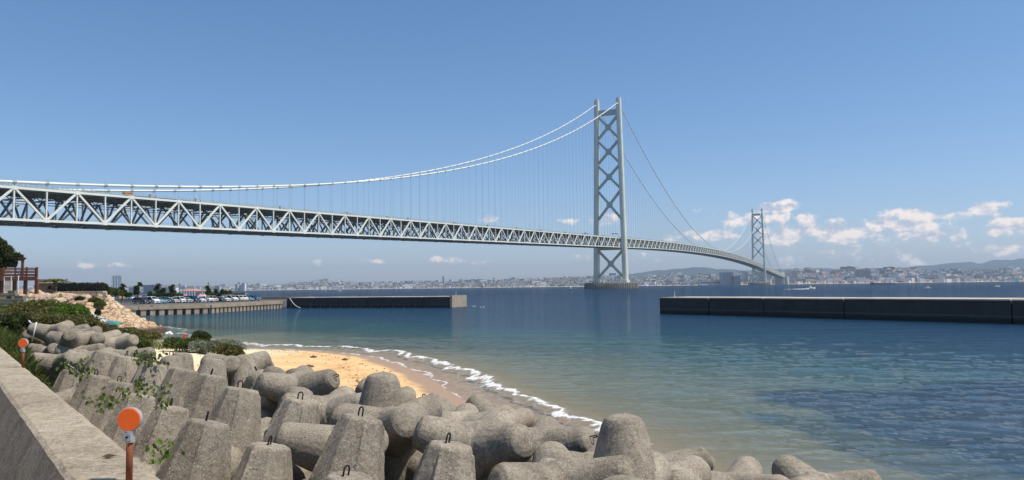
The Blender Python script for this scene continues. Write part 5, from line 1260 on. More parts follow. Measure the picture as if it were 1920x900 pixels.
# ------------------------------------------------------------ park behind the car park
QG = QZ
def park_pine(x, ytop, ybase, d, wpx, label, seed):
    base = P(x, ybase, d); base.z = QG; top = P(x, ytop, d); Hh = top.z - QG; g = random.Random(seed); k = d / F_PX
    lean = g.uniform(-.8, .8); tp = [base, base + Vector((lean * .5, 0, Hh * .4)), base + Vector((lean * .2, 0, Hh * .75)), top - Vector((0, 0, .5))]; bl = []
    for i in range(7):
        f = i / 6; zz = Hh * (.42 + .55 * f); w_ = wpx * k * (1 - .45 * f); bl.append((Vector((base.x + g.uniform(-.6, .6) * w_, base.y + g.uniform(-.5, .5) * w_, QG + zz)), (w_ * .55, w_ * .55, Hh * .055)))
    tree('pine_tree', label, base, tp, .2, bl, 1100, .3, L_PINE, seed, 'pines behind the car park', 'tree')
for x, yt, w_, lab in ((228, 534.5, 9, 'leaning flat-topped pine right of the round trees'), (258, 531.5, 9, 'tall layered pine between the two back white trucks'), (296, 534, 8, 'open-crowned pine with high tuft behind the turquoise car'),
                       (305, 542, 6, 'lower pine just right of the open-crowned one'), (321, 536, 7.5, 'dense layered pine left of the pavilion'), (390, 538, 5, 'small pine behind the lamp mast'), (416, 545, 4, 'tiny pine between the cone trees'), (403, 544, 4.5, 'small round pine left of the tiny one')):
    park_pine(x, yt, 556, 232, w_, lab, x)
def cone_tree(x, yt, w_, label):
    d = 232; base = P(x, 556, d); base.z = QG; top = P(x, yt, d); H_ = top.z - QG; k = d / F_PX
    tree('conifer', label, base, [base, base + Vector((0, 0, H_ * .5)), base + Vector((0, 0, H_ * .9))], .12, [(base + Vector((0, 0, H_ * f)), (w_ * k * g_, w_ * k * g_, H_ * .22)) for f, g_ in ((.25, 1), (.5, .9), (.75, .6))], 2200, .26, L_GREEN, x, 'clipped cone trees behind the car park')
for x, yt, w_, lab in ((281, 546, 4, 'small olive cone tree behind the white people carrier'), (391.5, 543, 5, 'broad dark cone tree by the lamp mast'), (423, 544.5, 4, 'left one of the two slim cone trees'), (431, 544.5, 4, 'right one of the two slim cone trees')): cone_tree(x, yt, w_, lab)
def roundtrees():
    d = 225
    for i, (x, y, w_, h_, lab) in enumerate(((205, 548, 10, 9, 'leftmost round green tree behind the hedge end'), (216, 549, 12, 8, 'wide round green tree left of the leaning pine'), (196, 543, 7, 11, 'dark tree just right of the stone wall end'))):
        base = P(x, 558, d); base.z = QG; tree('round_tree', lab, base, [base, base + Vector((0, 0, 1.5)), P(x, y, d)], .18, [PB(x, y, d, w_, h_), PB(x - w_ * .5, y + 3, d, w_ * .6, h_ * .6), PB(x + w_ * .5, y + 2, d, w_ * .6, h_ * .7)], 5000, .3, L_GREEN if i != 2 else L_DARK, 50 + i, 'round trees behind the car park')
roundtrees()
for i, (x0, x1, yt, lab) in enumerate(((234, 247, 551, 'clipped square hedge left of the tall pine'), (290, 330, 552.5, 'long low hedge behind the orange barriers'), (329, 342, 553, 'low hedge left of the pavilion'), (398, 415, 553, 'low hedge right of the broad cone tree'), (430, 458, 552.5, 'yellowish green hedge at the right end of the park'))):
    bl = [PB(x, (yt + 557) / 2, 228, 3.2, (557.5 - yt) / 2 + .6) for x in np.arange(x0 + 2, x1, 4)]
    for q in bl: q[0].z = max(q[0].z, QG + .5)
    bush('hedge', lab, bl, 500 * len(bl), .28, (L_DARK, L_DARK, L_GREEN, L_DARK, L_OLIVE)[i], 'hedges behind the car park', 60 + i, 'hedge')
def pavilion():
    d = 240; a, b_ = P(339, 556, d), P(366, 556, d); r = empty('pavilion', ((a.x + b_.x) / 2, d, QG), 'open pavilion with salmon pink roof behind the cars', 'pavilion'); zt = P(350, 545.4, d).z; zr = P(352, 541.5, d).z
    cx = (a.x + b_.x) / 2; hw = (b_.x - a.x) / 2; m = MB(); m.add([(cx - hw, d, zt), (cx + hw, d, zt), (cx + hw, d + 6, zt), (cx - hw, d + 6, zt), (cx - hw * .5, d + 3, zr), (cx + hw * .5, d + 3, zr)], [(0, 1, 5, 4), (1, 2, 5), (2, 3, 4, 5), (3, 0, 4), (3, 2, 1, 0)]); m.box((cx, d + 3, zt - .1), (2 * hw + .1, 6.1, .18)); m.build('roof', vary('salmon_roof', (.38, .21, .15), (.46, .28, .21), 1, .8), r)
    for k in range(6):
        for yy in (0, 6): m = MB(); x = cx - hw * .92 + hw * 1.84 * k / 5; m.beam((x, d + yy, QG), (x, d + yy, zt), .2, .2); m.build('pillar', M_PLATE, r)
    m = MB(); m.box((cx, d + 3, QG + .6), (hw * 1.6, .3, 1.2)); m.build('parapet', vary('pavilion_parapet', (.40, .22, .20), (.5, .3, .27), 1, .8), r)
    for x, w_, c, lab in ((348, 6, (.70, .25, .22), 'red and white stall tent in front of the pavilion'), (376, 7, (.72, .30, .24), 'orange red market tent right of the pavilion'), (383, 6, (.75, .42, .34), 'pink market tent beside the orange red one')):
        q = P(x, 556, 229); t_ = empty('tent', (q.x, q.y, QG), lab, 'tent', 'stall tents by the pavilion'); ww = w_ * .08; zt2 = 1.55; m = MB()
        m.add([(-ww, -ww, zt2), (ww, -ww, zt2), (ww, ww, zt2), (-ww, ww, zt2), (0, 0, zt2 + .7), (-ww, -ww, zt2 - .3), (ww, -ww, zt2 - .3), (ww, ww, zt2 - .3), (-ww, ww, zt2 - .3)], [(0, 1, 4), (1, 2, 4), (2, 3, 4), (3, 0, 4), (5, 6, 1, 0), (6, 7, 2, 1), (7, 8, 3, 2), (8, 5, 0, 3)])
        m.build('canopy', vary('tent_%d' % x, c, tuple(min(1, v * 1.15) for v in c), 1, .8, 0), t_, world=False)
        for u in (-1, 1):
            for v_ in (-1, 1): m = MB(); m.beam((u * ww * .95, v_ * ww * .95, 0), (u * ww * .95, v_ * ww * .95, zt2), .05, .05); m.build('pole', M_PLATE, t_, world=False)
pavilion()
for x, yt, lab in ((337, 533.5, 'slim dark lamp mast left of the pavilion'), (390.5, 531, 'slim dark lamp mast above the small pine'), (448, 530.5, 'slim dark lamp mast in front of the apartment towers'), (285.5, 535, 'slim dark lamp mast near the long grey building'), (125, 524.5, 'thin mast with a small dark head above the hedge'), (183, 530, 'thin mast with a small dark head at the hedge end')):
    d = 236 if x > 190 else 97; q = P(x, 550, d); q.z = QG if x > 190 else 4.9; zt = P(x, yt, d).z; r_ = empty('lamp_mast', q, lab, 'lamp mast', 'masts around the car park'); m = MB(); m.tube([(0, 0, 0), (0, 0, zt - q.z)], [.12, .08] if x > 190 else [.03, .02], 8); m.build('pole', M_DARKSTEEL, r_, world=False)
    m = MB(); w_ = .3 if x > 190 else .14; m.box((0, 0, zt - q.z), (w_, w_, w_ * 1.6)); m.build('lamp_head', M_DARKSTEEL, r_, world=False)

def shore_debris():
    g = random.Random(8); m = MB(); k = 0
    while k < 450:
        x, y = g.uniform(-30, 3), g.uniform(26, 66); sd = float(coast_sd(np.array([x]), np.array([y]))[0])
        if sd < 1.6 or sd > 14 or (sd > 4.6 and g.random() < .72): continue
        z = float(ground(np.array([x]), np.array([y]))[0]); s_ = g.uniform(.025, .085); a = g.uniform(0, 6.3); n = 5
        p = [(x + s_ * math.cos(a + 6.283 * j / n) * g.uniform(.6, 1.8), y + s_ * math.sin(a + 6.283 * j / n), z - .01) for j in range(n)] + [(x, y, z + s_ * .6)]
        m.add(p, [(j, (j + 1) % n, n) for j in range(n)], 0 if g.random() < .7 else 1); k += 1
    tag(m.build('shore_debris', [vary('dried_seaweed', (.05, .035, .02), (.12, .07, .03), 9, .9, 0), vary('shell_bits', (.5, .44, .36), (.62, .55, .46), 9, .8, 0)]), 'scattered dark seaweed bits, shells and pebbles on the sand', 'debris', kind='stuff')
shore_debris()
# ------------------------------------------------------------ far shore, town, mountains
def hz(x): return 549.0 - .01212 * x           # eye level line in the photo
SKY_Y = [(-500, 540), (200, 538.5), (440, 537), (480, 533.5), (520, 535), (560, 531.5), (590, 527), (605, 525.5), (625, 527.5), (660, 531), (700, 530.5), (760, 528), (830, 529), (900, 525), (960, 523), (1050, 520), (1110, 518), (1180, 520.5), (1240, 517.5), (1300, 515), (1360, 517), (1400, 516), (1480, 510), (1560, 509), (1620, 510), (1700, 508), (1760, 510.5), (1840, 508), (1920, 507), (2600, 503)]
MTN_Y = [(-500, 545), (1080, 530), (1150, 518), (1180, 512), (1215, 506.5), (1245, 504), (1262, 503.5), (1290, 502), (1310, 500), (1320, 499), (1330, 501), (1345, 504.5), (1365, 503), (1390, 505), (1420, 505), (1460, 503), (1500, 502.5), (1540, 500), (1565, 501.5), (1600, 503), (1640, 501), (1700, 499), (1740, 496.5), (1790, 491.5), (1810, 490), (1820, 489.5), (1838, 493.5), (1850, 489), (1870, 486), (1895, 483.5), (1920, 483), (2200, 478), (2700, 490)]
def coast_d(x): return np.interp(x, [-500, 200, 440, 600, 1100, 1400, 1480, 1900, 2600], [5200, 5200, 6300, 6200, 5200, 4350, 4050, 4300, 5200])
def col_dir(x, y=540): r = ray(x, y); return np.array((r.x / r.y))
def z_at(x, y, d): return 5 + (hz(x) - y) / F_PX * d
def far_terrain():
    px = np.arange(-600, 2700, 6.); K = 40
    tx = np.array([col_dir(x) for x in px]); dc = coast_d(px); sk = np.interp(px, [a for a, _ in SKY_Y], [b for _, b in SKY_Y])
    f = np.linspace(0, 1, K); D = dc[None, :] + f[:, None] * 1500 + 0
    Htop = (hz(px) - sk) / F_PX * (dc + 900); nse = fbm(px[None, :] * .05 + 0 * D, D * .004, 4)
    prof = np.interp(f, [0, .03, .15, .6, 1], [0, .05, .12, 1, .9])[:, None]
    Z = 1.2 + (Htop[None, :] + 2) * prof * (.72 + .5 * nse); Z[0] = -.5; Z[1] = 1.6
    X = tx[None, :] * D; v = np.stack([X, D, Z], -1).reshape(-1, 3)
    t = NT('far_land'); n = t.noise(.006, 5, .65); n2 = t.noise(.03, 4, .6)
    c = t.mix(t.ramp(n, [(.4, 0.), (.6, 1.)]), (.045, .06, .035), (.13, .125, .11)); c = t.mix(t.ramp(n2, [(.5, 0.), (.62, .7)]), c, (.22, .20, .18))
    g = t.n('NewGeometry'); sx = t.n('SeparateXYZ'); t.lk(g.outputs['Position'], sx.inputs[0]); mr = t.n('MapRange'); t.lk(sx.outputs[2], mr.inputs[0]); mr.inputs[1].default_value = 3.2; mr.inputs[2].default_value = 2.2
    c = t.mix(mr.outputs[0], c, (.60, .46, .34)); t.fin(c, .95)
    tag(np_mesh('far_coast', v, grid_faces(K, len(px)), t.mat, True), kind='structure')
    # mountains
    K = 24; D0 = 9500; sk = np.interp(px, [a for a, _ in MTN_Y], [b for _, b in MTN_Y]); f = np.linspace(0, 1, K); D = D0 + f[:, None] * 2600 + 0 * px[None, :]
    Ht = (hz(px) - sk) / F_PX * (D0 + 2000) ; Z = Ht[None, :] * np.interp(f, [0, .3, .77, 1], [0, .5, 1, .9])[:, None] * (.9 + .16 * fbm(px[None, :] * .06, D * .002 + 5, 4)) 
    v = np.stack([tx[None, :] * D, D, Z - 4], -1).reshape(-1, 3)
    tag(np_mesh('mountains', v, grid_faces(K, len(px)), vary('mountain_forest', (.028, .046, .040), (.045, .068, .058), .002, .95, 0), True), kind='structure')
    return dict(px=px)
far_terrain()
_pxs = np.array([a for a, _ in SKY_Y]); _sky = np.array([b for _, b in SKY_Y])
def town_z(x, f):
    dc = coast_d(x); sk = np.interp(x, _pxs, _sky); D = dc + f * 1500; Ht = (hz(x) - sk) / F_PX * (dc + 900); nse = float(fbm(np.array([x * .05]), np.array([D * .004]), 4)[0])
    return D, max(1.0, 1.2 + (Ht + 2) * np.interp(f, [0, .03, .15, .6, 1], [0, .05, .12, 1, .9]) * (.72 + .5 * nse))
WCOL = [(.70, .68, .64), (.80, .79, .77), (.58, .56, .53), (.40, .39, .38), (.74, .68, .58), (.58, .49, .41), (.85, .84, .82)]
RCOL = [(.14, .13, .13), (.24, .17, .13), (.10, .11, .13), (.32, .20, .15), (.30, .30, .30)]
WM = [vary('town_wall_%d' % i, c, tuple(v * .85 for v in c), .05, .85, 0) for i, c in enumerate(WCOL)]
RM = [vary('town_roof_%d' % i, c, tuple(v * .8 for v in c), .05, .85, 0) for i, c in enumerate(RCOL)]
M_WIN = NT('town_window').fin((.07, .08, .10), .3, spec=.6)
def house(w_, l_, h_, gable, m, rz, c, wi, ri):
    co, si = math.cos(rz), math.sin(rz)
    T_ = lambda x, y, z: (c[0] + x * co - y * si, c[1] + x * si + y * co, c[2] + z)
    m[0].hexa([T_(x, y, z) for z in (-4, h_) for x, y in ((-w_ / 2, -l_ / 2), (w_ / 2, -l_ / 2), (w_ / 2, l_ / 2), (-w_ / 2, l_ / 2))], wi)
    e = .5
    if gable: m[1].add([T_(-w_ / 2 - e, -l_ / 2 - e, h_ - .1), T_(w_ / 2 + e, -l_ / 2 - e, h_ - .1), T_(w_ / 2 + e, l_ / 2 + e, h_ - .1), T_(-w_ / 2 - e, l_ / 2 + e, h_ - .1), T_(-w_ / 2 - e, 0, h_ + l_ * .26), T_(w_ / 2 + e, 0, h_ + l_ * .26)], [(0, 1, 5, 4), (2, 3, 4, 5), (1, 2, 5), (3, 0, 4), (3, 2, 1, 0)], ri)
    else: m[1].hexa([T_(x * 1.01, y * 1.01, z) for z in (h_ + .01, h_ + .9) for x, y in ((-w_ / 2, -l_ / 2), (w_ / 2, -l_ / 2), (w_ / 2, l_ / 2), (-w_ / 2, l_ / 2))], ri)
def town():
    g = random.Random(9); cand = []
    for i in range(7000):
        x = g.uniform(-60, 2000) if i % 3 else g.uniform(1440, 2000)
        if x < 1450 and g.random() < .15: continue
        f = g.random() ** 1.1 * .66 + .02; D, z = town_z(x, f); apt = g.random() < .09
        w_, l_, h_ = (g.uniform(24, 58), g.uniform(12, 18), g.uniform(12, 26)) if apt else (g.uniform(9, 17), g.uniform(8, 12), g.uniform(5, 9.5))
        cand.append((w_ * h_ / D / D, x, D, z, w_, l_, h_, apt, g.uniform(-.7, .7), g.choice([0, 1, 1, 2, 3, 4, 5, 6]), g.randrange(5)))
    cand.sort(reverse=True)
    rest = (MB(), MB())
    for i, (q, x, D, z, w_, l_, h_, apt, rz, wi, ri) in enumerate(cand):
        c = (col_dir(x) * D, D, z)
        if i < 260:
            zn = [('left of the lone high-rise tower', 205), ('behind the car park pines', 340), ('behind the pavilion and tents', 445), ('above the left breakwater', 700), ('above the pale breakwater end', 900), ('left of the near bridge tower', 1112), ('right of the near bridge tower', 1230), ('under the main span of the bridge', 1350), ('around the far bridge tower', 1480), ('right of the bridge end', 1580), ('left of the cargo ship', 1640), ('behind the bright white shore tower', 1740), ('above the right beach', 1840), ('at the right edge of the shore', 3000)]
            wh = next(n_ for n_, lim in zn if x < lim); cn = ['cream', 'off-white', 'grey beige', 'dark grey', 'sand coloured', 'brownish', 'white'][wi]; hp = 'on the waterfront ' if z < 12 else 'high on the hill ' if z > 38 else ''
            lab = '%s %s %s%s' % (cn, 'apartment block' if apt else ['dark roofed', 'brown roofed', 'slate roofed', 'red roofed', 'grey roofed'][ri] + ' house', hp, wh)
            r = empty('apartment_block' if apt else 'house', c, lab, 'building', 'buildings of the far town')
            m = (MB(), MB()); house(w_, l_, h_, not apt, m, rz, (0, 0, 0), 0, 0); m[0].build('wall', WM[wi], r, world=False); m[1].build('roof', RM[4 if apt else ri], r, world=False)
            if apt:
                wn = MB(); co, si = math.cos(rz), math.sin(rz)
                for fl in range(int(h_ / 3.2)):
                    zz = 1.6 + fl * 3.2; y_ = -l_ / 2 - .05; p0, p1 = (-w_ / 2 + 1, y_), (w_ / 2 - 1, y_)
                    wn.beam((p0[0] * co - p0[1] * si, p0[0] * si + p0[1] * co, zz), (p1[0] * co - p1[1] * si, p1[0] * si + p1[1] * co, zz), .2, 1.3)
                wn.build('window_rows', M_WIN, r, world=False)
        else: house(w_, l_, h_, not apt, rest, rz, c, wi, ri)
    o = rest[0].build('distant_town_walls', WM); tag(o, 'countless small pale houses covering the far hills', 'houses', kind='stuff')
    o = rest[1].build('distant_town_roofs', RM); tag(o, 'countless small roofs covering the far hills', 'roofs', kind='stuff')
    # clumps of trees between the houses
    n = 9000; v = []; gg = np.random.default_rng(4)
    C_ = []
    for i in range(2600):
        x = g.uniform(-60, 2000); f = g.random() * .75 + .03; D, z = town_z(x, f); C_.append((col_dir(x) * D, D, z, g.uniform(6, 20), g.uniform(4, 9)))
    mt = MB()
    for (a, b_, z, r_, h_) in C_:
        n = 7; top = []
        vs = [(a + r_ * math.cos(2 * math.pi * j / n) * g.uniform(.7, 1.2), b_ + r_ * math.sin(2 * math.pi * j / n) * g.uniform(.7, 1.2), z - 2) for j in range(n)] + [(a + r_ * .7 * math.cos(2 * math.pi * j / n) * g.uniform(.6, 1.2), b_ + r_ * .7 * math.sin(2 * math.pi * j / n), z + h_ * g.uniform(.5, 1.)) for j in range(n)] + [(a, b_, z + h_ * 1.1)]
        mt.add(vs, [(j, (j + 1) % n, (j + 1) % n + n, j + n) for j in range(n)] + [(j + n, (j + 1) % n + n, 2 * n) for j in range(n)])
    tag(mt.build('distant_woods', vary('distant_woods', (.028, .042, .022), (.055, .07, .035), .01, .95, 0)), 'dark tree clumps between the far houses', 'woods', kind='stuff')
town()
def block(x0, x1, yt, d, depth, name, label, wi, rows=0, parts=None, col=None, yb=None, cat='building'):
    xc = (x0 + x1) / 2; a = col_dir(x0) * d; b_ = col_dir(x1) * d; zt = z_at(xc, yt, d); zb = (z_at(xc, yb, d) if yb else 0)
    mt = WM[wi] if col is None else (bpy.data.materials.get('wall_%s' % label[:18]) or vary('wall_%s' % label[:18], col, tuple(v * .88 for v in col), .05, .8, 0))
    r = empty(name, ((a + b_) / 2, d, zb), label, cat); m = MB(); m.box(((a + b_) / 2, d + depth / 2, (zt + zb) / 2), (b_ - a, depth, zt - zb)); m.build('wall', mt, r)
    m = MB(); m.box(((a + b_) / 2, d + depth / 2, zt + .8), ((b_ - a) * 1.01, depth * 1.01, 1.6)); m.box(((a + b_) / 2 + (b_ - a) * .2, d + depth / 2, zt + 3), ((b_ - a) * .25, depth * .4, 4)); m.build('roof', RM[4], r)
    if rows:
        m = MB()
        for k in range(rows):
            z = zb + (zt - zb) * (k + .6) / rows; m.beam((a + (b_ - a) * .06, d - .2, z), (b_ - (b_ - a) * .06, d - .2, z), .5, (zt - zb) / rows * .42)
        m.build('window_rows', M_WIN, r)
    if parts: parts(r, a, b_, d, zb, zt)
def fins(r, a, b_, d, zb, zt):
    for k in range(4):
        m = MB(); x = a + (b_ - a) * (k + .5) / 4; m.box((x, d - 1.2, (zt + zb) / 2), ((b_ - a) * .07, 2.4, (zt - zb) * 1.0)); m.build('balcony_column', WM[1], r)
block(209.5, 221.5, 517.5, 5000, 40, 'tower_block', 'single tall grey blue high-rise tower standing alone left of the pines', 3, 26, fins, (.16, .20, .25), cat='tower')
block(268, 304, 535, 2600, 20, 'apartment_block', 'long grey slab building behind the pines with dark window rows', 3, 6, None, (.32, .33, .36))
block(241, 252, 540, 2700, 20, 'apartment_block', 'low grey building left of the tall layered pine', 2, 4)
block(306, 330, 539.5, 2500, 20, 'apartment_block', 'low white roofed building behind the dense pine', 1, 3)
block(440.5, 446, 533.5, 4200, 20, 'tower_block', 'leftmost white tower of the apartment cluster beyond the park', 1, 16, cat='tower'); block(448, 452, 536, 4200, 20, 'tower_block', 'shorter grey tower inside the apartment cluster', 2, 13, cat='tower'); block(452.5, 459, 531.5, 4200, 22, 'tower_block', 'tallest white tower of the apartment cluster beyond the park', 6, 17, cat='tower')
block(402, 412, 537, 4300, 20, 'tower_block', 'pale grey tower pair left of the apartment cluster', 2, 12, cat='tower')
block(829.5, 833.5, 519, 6300, 18, 'tower_block', 'slim white tower above the town left of the near bridge tower', 6, 20, cat='tower', yb=534)
block(1613, 1634, 505.5, 4500, 60, 'apartment_block', 'large grey slab building with white top on the right shore', 3, 9, None, (.30, .31, .34), yb=527); block(1620, 1633, 503.8, 4520, 30, 'roof_hall', 'white upper storey behind the large grey slab building', 6, 2, yb=506)
block(1671.5, 1678.5, 513.5, 4350, 30, 'tower_block', 'bright white tower near the right shore beside the ship', 6, 10, cat='tower'); block(1660, 1671, 515, 4380, 30, 'apartment_block', 'dark building touching the bright white tower', 3, 8)
block(1763.5, 1766, 503, 4700, 16, 'tower_block', 'slim white chimney-like tower on the right hillside', 6, 14, cat='tower', yb=517)
block(1584, 1603, 500.5, 5100, 60, 'apartment_block', 'dark flat-topped building on the hill crest right of the bridge', 3, 6, None, (.19, .19, .21), yb=510); block(1664, 1679, 501, 5200, 50, 'apartment_block', 'second dark block on the hill crest farther right', 3, 5, None, (.18, .19, .21), yb=508)
block(1353, 1376, 511, 4330, 40, 'apartment_block', 'tall blue grey apartment slab left of the far bridge tower', 3, 12, None, (.26, .30, .36)); block(1377, 1389, 518, 4300, 40, 'warehouse', 'dark harbour warehouse left of the far bridge tower', 3, 3, None, (.13, .15, .18)); block(1334, 1352, 527, 4360, 40, 'warehouse', 'low wide warehouse on the far quay', 3, 1); block(1312, 1331, 526.5, 4380, 40, 'warehouse', 'pale long warehouse left of the wide one', 2, 1)
block(1396, 1404, 511, 4500, 30, 'tower_block', 'grey tower left of the far bridge tower', 2, 14, cat='tower'); block(1423, 1436, 512, 4500, 30, 'tower_block', 'apartment towers seen between the legs of the far bridge tower', 2, 14, cat='tower'); block(1475, 1482, 515, 4100, 30, 'tower_block', 'beige block at the far end of the bridge', 4, 8, cat='tower'); block(1484, 1497, 509, 4350, 30, 'apartment_block', 'grey brown apartment slab right of the bridge end', 5, 8)
for i, (a, b_, yt) in enumerate(((1828, 1836, 518), (1838, 1846, 517.5), (1848, 1856, 518), (1858, 1866, 517))): block(a, b_, yt, 4420, 20, 'apartment_block', ['first', 'second', 'third', 'fourth'][i] + ' of four equal grey towers on the right shore, counted from the left', 3, 9)
for i, (a, b_) in enumerate(((1735, 1752), (1755, 1775), (1778, 1796), (1800, 1822))): block(a, b_, 521 - i * .3, 4400, 20, 'apartment_block', ['first', 'second', 'third', 'fourth'][i] + ' of four wide low grey slabs behind the right beach, counted from the left', 3, 6)
# domed hotel on the hill
d = 5000; x = col_dir(1517) * d; zb = z_at(1517, 511, d); zt = z_at(1517, 501, d); r_ = empty('domed_building', (x, d, zb), 'dark dome-shaped building on the hill right of the bridge end', 'building'); m = MB(); m.lathe([(38, 0), (38, (zt - zb) * .45), (30, (zt - zb) * .78), (14, (zt - zb) * .98), (2, zt - zb)], (x, d, zb), 18); m.build('dome', vary('dome_brown', (.15, .13, .13), (.20, .18, .17), .05, .8, 0), r_)
m = MB()
for k in range(4): m.lathe([(38.3 - k * .0, 0), (38.3, 1.2)], (x, d, zb + 3 + k * 3.6), 18)
m.build('window_rows', M_WIN, r_)
d = 6200; x = col_dir(1030) * d
# ------------------------------------------------------------ boats
M_HULL = vary('boat_white', (.78, .78, .76), (.70, .70, .68), 2, .4, 0, spec=.5)
def boat(name, px, py, L_, label, rz=0, wake=False, cat='boat'):
    p = G(px, py, 0); r = empty(name, (p.x, p.y, 0), label, cat, None, rz); h = L_ * .13; n = 9; vs = []
    for i in range(n):
        t_ = i / (n - 1); x = -L_ / 2 + L_ * t_; hw = L_ * .16 * (1 - max(0, (t_ - .45) / .55) ** 2.2); zt = h * (1 + .6 * t_ ** 2)
        vs += [(x, -hw, zt), (x, -hw * .7, -.1), (x, hw * .7, -.1), (x, hw, zt)]
    m = MB(); m.add(vs, [(i * 4 + j, i * 4 + j + 1, i * 4 + j + 5, i * 4 + j + 4) for i in range(n - 1) for j in range(3)] + [(i * 4 + 3, i * 4, i * 4 + 4, i * 4 + 7) for i in range(n - 1)] + [(3, 2, 1, 0)]); m.build('hull', M_HULL, r, world=False)
    m = MB(); m.box((-L_ * .05, 0, h * 1.0 + L_ * .07), (L_ * .36, L_ * .2, L_ * .15), tap=.8); m.box((-L_ * .08, 0, h + L_ * .17), (L_ * .22, L_ * .16, L_ * .06), tap=.9); cb = m.build('cabin', M_HULL, r, world=False)
    m = MB(); m.box((-L_ * .045, 0, h + L_ * .1), (L_ * .34, L_ * .195, L_ * .05)); m.build('window', M_CARGLASS, cb, world=False)
    m = MB(); m.tube([(-L_ * .12, 0, h + L_ * .18), (-L_ * .12, 0, h + L_ * .38)], L_ * .008, 6); m.build('mast', M_STEEL2, r, world=False)
    if wake:
        m = MB(); g = random.Random(2)
        for s_ in (-1, 1):
            for k in range(16):
                x = -L_ * .4 - k * L_ * .16; m.lathe([(L_ * .10, 0), (L_ * .07, .25 * (1 - k / 18)), (.02, .4 * (1 - k / 18))], (x, s_ * (L_ * .1 + k * L_ * .03), 0), 7)
        m.build('wake', M_FOAM, r, world=False)
M_FOAM = NT('foam').fin((.8, .8, .8), .9)
boat('motor_boat', 1521, 541.8, 7.5, 'white motor boat with a wake left of the far ship', R(10), True)
boat('motor_boat', 1739, 540.8, 5.2, 'white cabin boat in the middle of the right water', R(190)); boat('motor_boat', 1869, 537.6, 4.6, 'smallest white boat far right', R(0))
boat('motor_boat', 637, 545.8, 6.5, 'tiny pale boat left beyond the breakwater', R(30)); boat('motor_boat', 610, 546.3, 5, 'tiniest orange-white boat beyond the breakwater', R(200)); boat('motor_boat', 1487, 543.2, 3.2, 'little white skiff left of the motor boat with a wake', R(170))
p = G(1070, 543.0, 0); r_ = empty('buoy', (p.x, p.y, 0), 'round white and dark buoy left of the near bridge pier', 'buoy'); m = MB(); m.lathe([(.3, -.3), (1.3, 0), (1.3, .9), (.3, 1.2)], n=14); m.build('float', vary('buoy_dark', (.05, .06, .08), (.08, .09, .1), 2, .6, 0), r_, world=False); m = MB(); m.lathe([(.75, 1.2), (.9, 2.2), (.75, 3.4), (.2, 3.8)], n=14); m.build('topmark', M_HULL, r_, world=False)
# ship
p0, p1 = P(1633.5, 533.3, 1650), P(1680, 533.3, 1650); L_ = p1.x - p0.x; r_ = empty('cargo_ship', ((p0.x + p1.x) / 2, 1650, 0), 'long low dark cargo ship near the right shore', 'ship'); m = MB()
pl = [(-L_ / 2, -3), (-L_ / 2 - 1.5, 0), (-L_ / 2, 3), (-L_ / 2 + 6, 4.5), (L_ / 2 - 2, 4.5), (L_ / 2, 0), (L_ / 2 - 2, -4.5), (-L_ / 2 + 6, -4.5)][::-1]; m.prism(pl, -1, 2.6); m.prism([(-L_ / 2 - 1.2, -2.4), (-L_ / 2 + 5, -4), (-L_ / 2 + 5, 4), (-L_ / 2 - 1.2, 2.4)], 2.6, 3.8); m.build('hull', vary('ship_hull', (.06, .07, .08), (.10, .11, .12), .3, .6, 0), r_, world=False)
m = MB(); m.box((L_ / 2 - 9, 0, 4.4), (8, 7, 3.6)); m.box((L_ / 2 - 9, 0, 7.2), (5, 5.5, 2.2)); m.build('bridge_house', M_HULL, r_, world=False)
m = MB(); m.tube([(-L_ / 2 + 4, 0, 2.6), (-L_ / 2 + 4, 0, 9)], .25, 8); m.tube([(L_ / 2 - 8, 0, 8), (L_ / 2 - 8, 0, 12)], .2, 8); m.build('mast', M_STEEL2, r_, world=False)
m = MB(); m.box((-2, 0, 3.1), (L_ * .58, 7, 1.)); m.build('cargo_hatch', vary('hatch_grey', (.2, .2, .19), (.26, .25, .24), .5, .7, 0), r_, world=False)
# splash of foam at the breakwater end and at the lower tetrapods
def foam_patch(name, px0, px1, py, n, label, z=.12, size=.3, dj=1.0):
    g = random.Random(len(label)); m = MB()
    for i in range(n):
        x = g.uniform(px0, px1); q = G(x, py + g.uniform(-1, 1) * dj, 0); s_ = size * g.uniform(.3, 1.)
        m.lathe([(s_, -.05), (s_ * .8, s_ * .35), (s_ * .2, s_ * .55)], (q.x, q.y, .1 * g.random()), 6)
    tag(m.build(name, M_FOAM), label, 'foam', kind='stuff')
foam_patch('foam', 884, 892, 574.3, 6, 'white foam off the pale end of the left breakwater', size=.15, dj=.3); foam_patch('foam', 900, 909, 575.8, 9, 'white wave crest right of the left breakwater', size=.15, dj=.3)
foam_patch('foam', 312, 322, 625, 20, 'white foam at the tip of the headland', size=.22, dj=1.5)
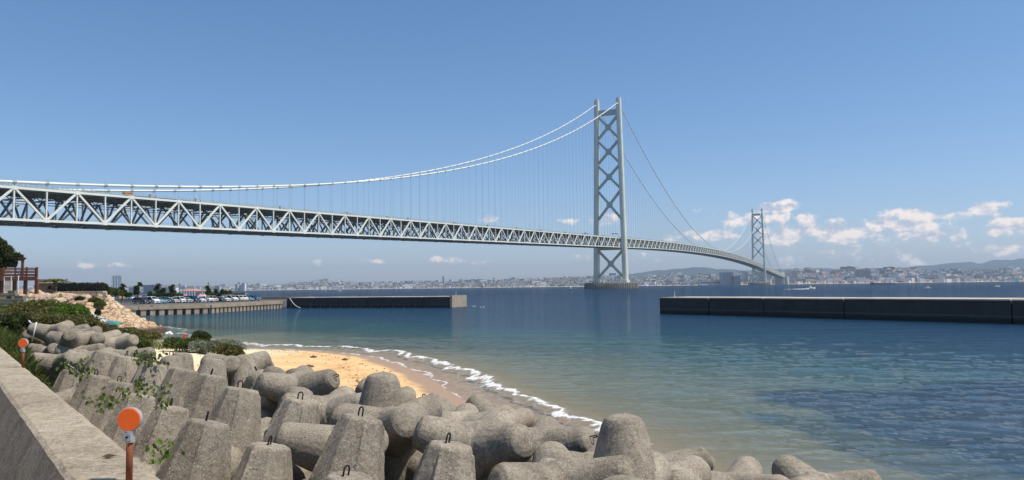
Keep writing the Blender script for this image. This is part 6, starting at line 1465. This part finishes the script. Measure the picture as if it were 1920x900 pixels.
# drop the low-lying tetrapods and boulders that nothing of can be seen
def cull():
    dg = bpy.context.evaluated_depsgraph_get(); hit = set(); o0 = Vector((0, 0, EYE))
    for y in range(546, 900, 7):
        for x in range(2, 1700, 7):
            if y < 600 and x > 240: break
            r = ray(x, y).normalized(); ok, loc, n, i, ob, mm = SC.ray_cast(dg, o0, r)
            if ok: hit.add(ob.name)
    for o in [o for o in C.objects if (o in INF or o.name.startswith('boulder') or o.name.startswith('tetrapod')) and o.name not in hit and o.type == 'MESH']:
        for c_ in list(o.children): bpy.data.objects.remove(c_)
        bpy.data.objects.remove(o)
    # where a surviving low unit shows, say so in its label
    for o in C.objects:
        if o.get('label', '').startswith('grey concrete tetrapod wedged'):
            v = o.location - o0; d_ = v.dot(FW); x = 960 + F_PX * v.dot(RT) / d_; y = 450 - F_PX * v.dot(UP) / d_
            where = ('over the seawall edge behind the large reflector' if x < 330 else 'between the upright row and the domed hump' if x < 520 else 'around the hooked uprights in the middle' if x < 720 else 'near the tall round leg by the sand' if x < 900 else 'in front of the surf' if x < 1120 else 'near the tall round leg by the water' if x < 1320 else 'at the lower right end of the heap')
            o['label'] = 'grey tetrapod wedged low, %s, %s' % ('upper part' if y < 760 else 'middle part' if y < 850 else 'lowest part', where)
cull()
# ------------------------------------------------------------ the air
def haze():
    m = MB(); x0, x1, y0, y1, z0, z1 = -14000, 14000, -300, 15000, -8, 420
    m.hexa([(x0, y0, z0), (x1, y0, z0), (x1, y1, z0), (x0, y1, z0), (x0, y0, z1), (x1, y0, z1), (x1, y1, z1), (x0, y1, z1)])
    mt = bpy.data.materials.new('air'); mt.use_nodes = True; N = mt.node_tree.nodes; N.remove(N['Principled BSDF']); v = N.new('ShaderNodeVolumePrincipled')
    v.inputs['Color'].default_value = (.66, .82, 1., 1); v.inputs['Density'].default_value = HAZE; v.inputs['Anisotropy'].default_value = .2
    mt.node_tree.links.new(v.outputs[0], N['Material Output'].inputs['Volume'])
    tag(m.build('haze', mt), 'thin blue haze over the strait', 'haze', kind='stuff')
HAZE = 6.2e-5
haze()
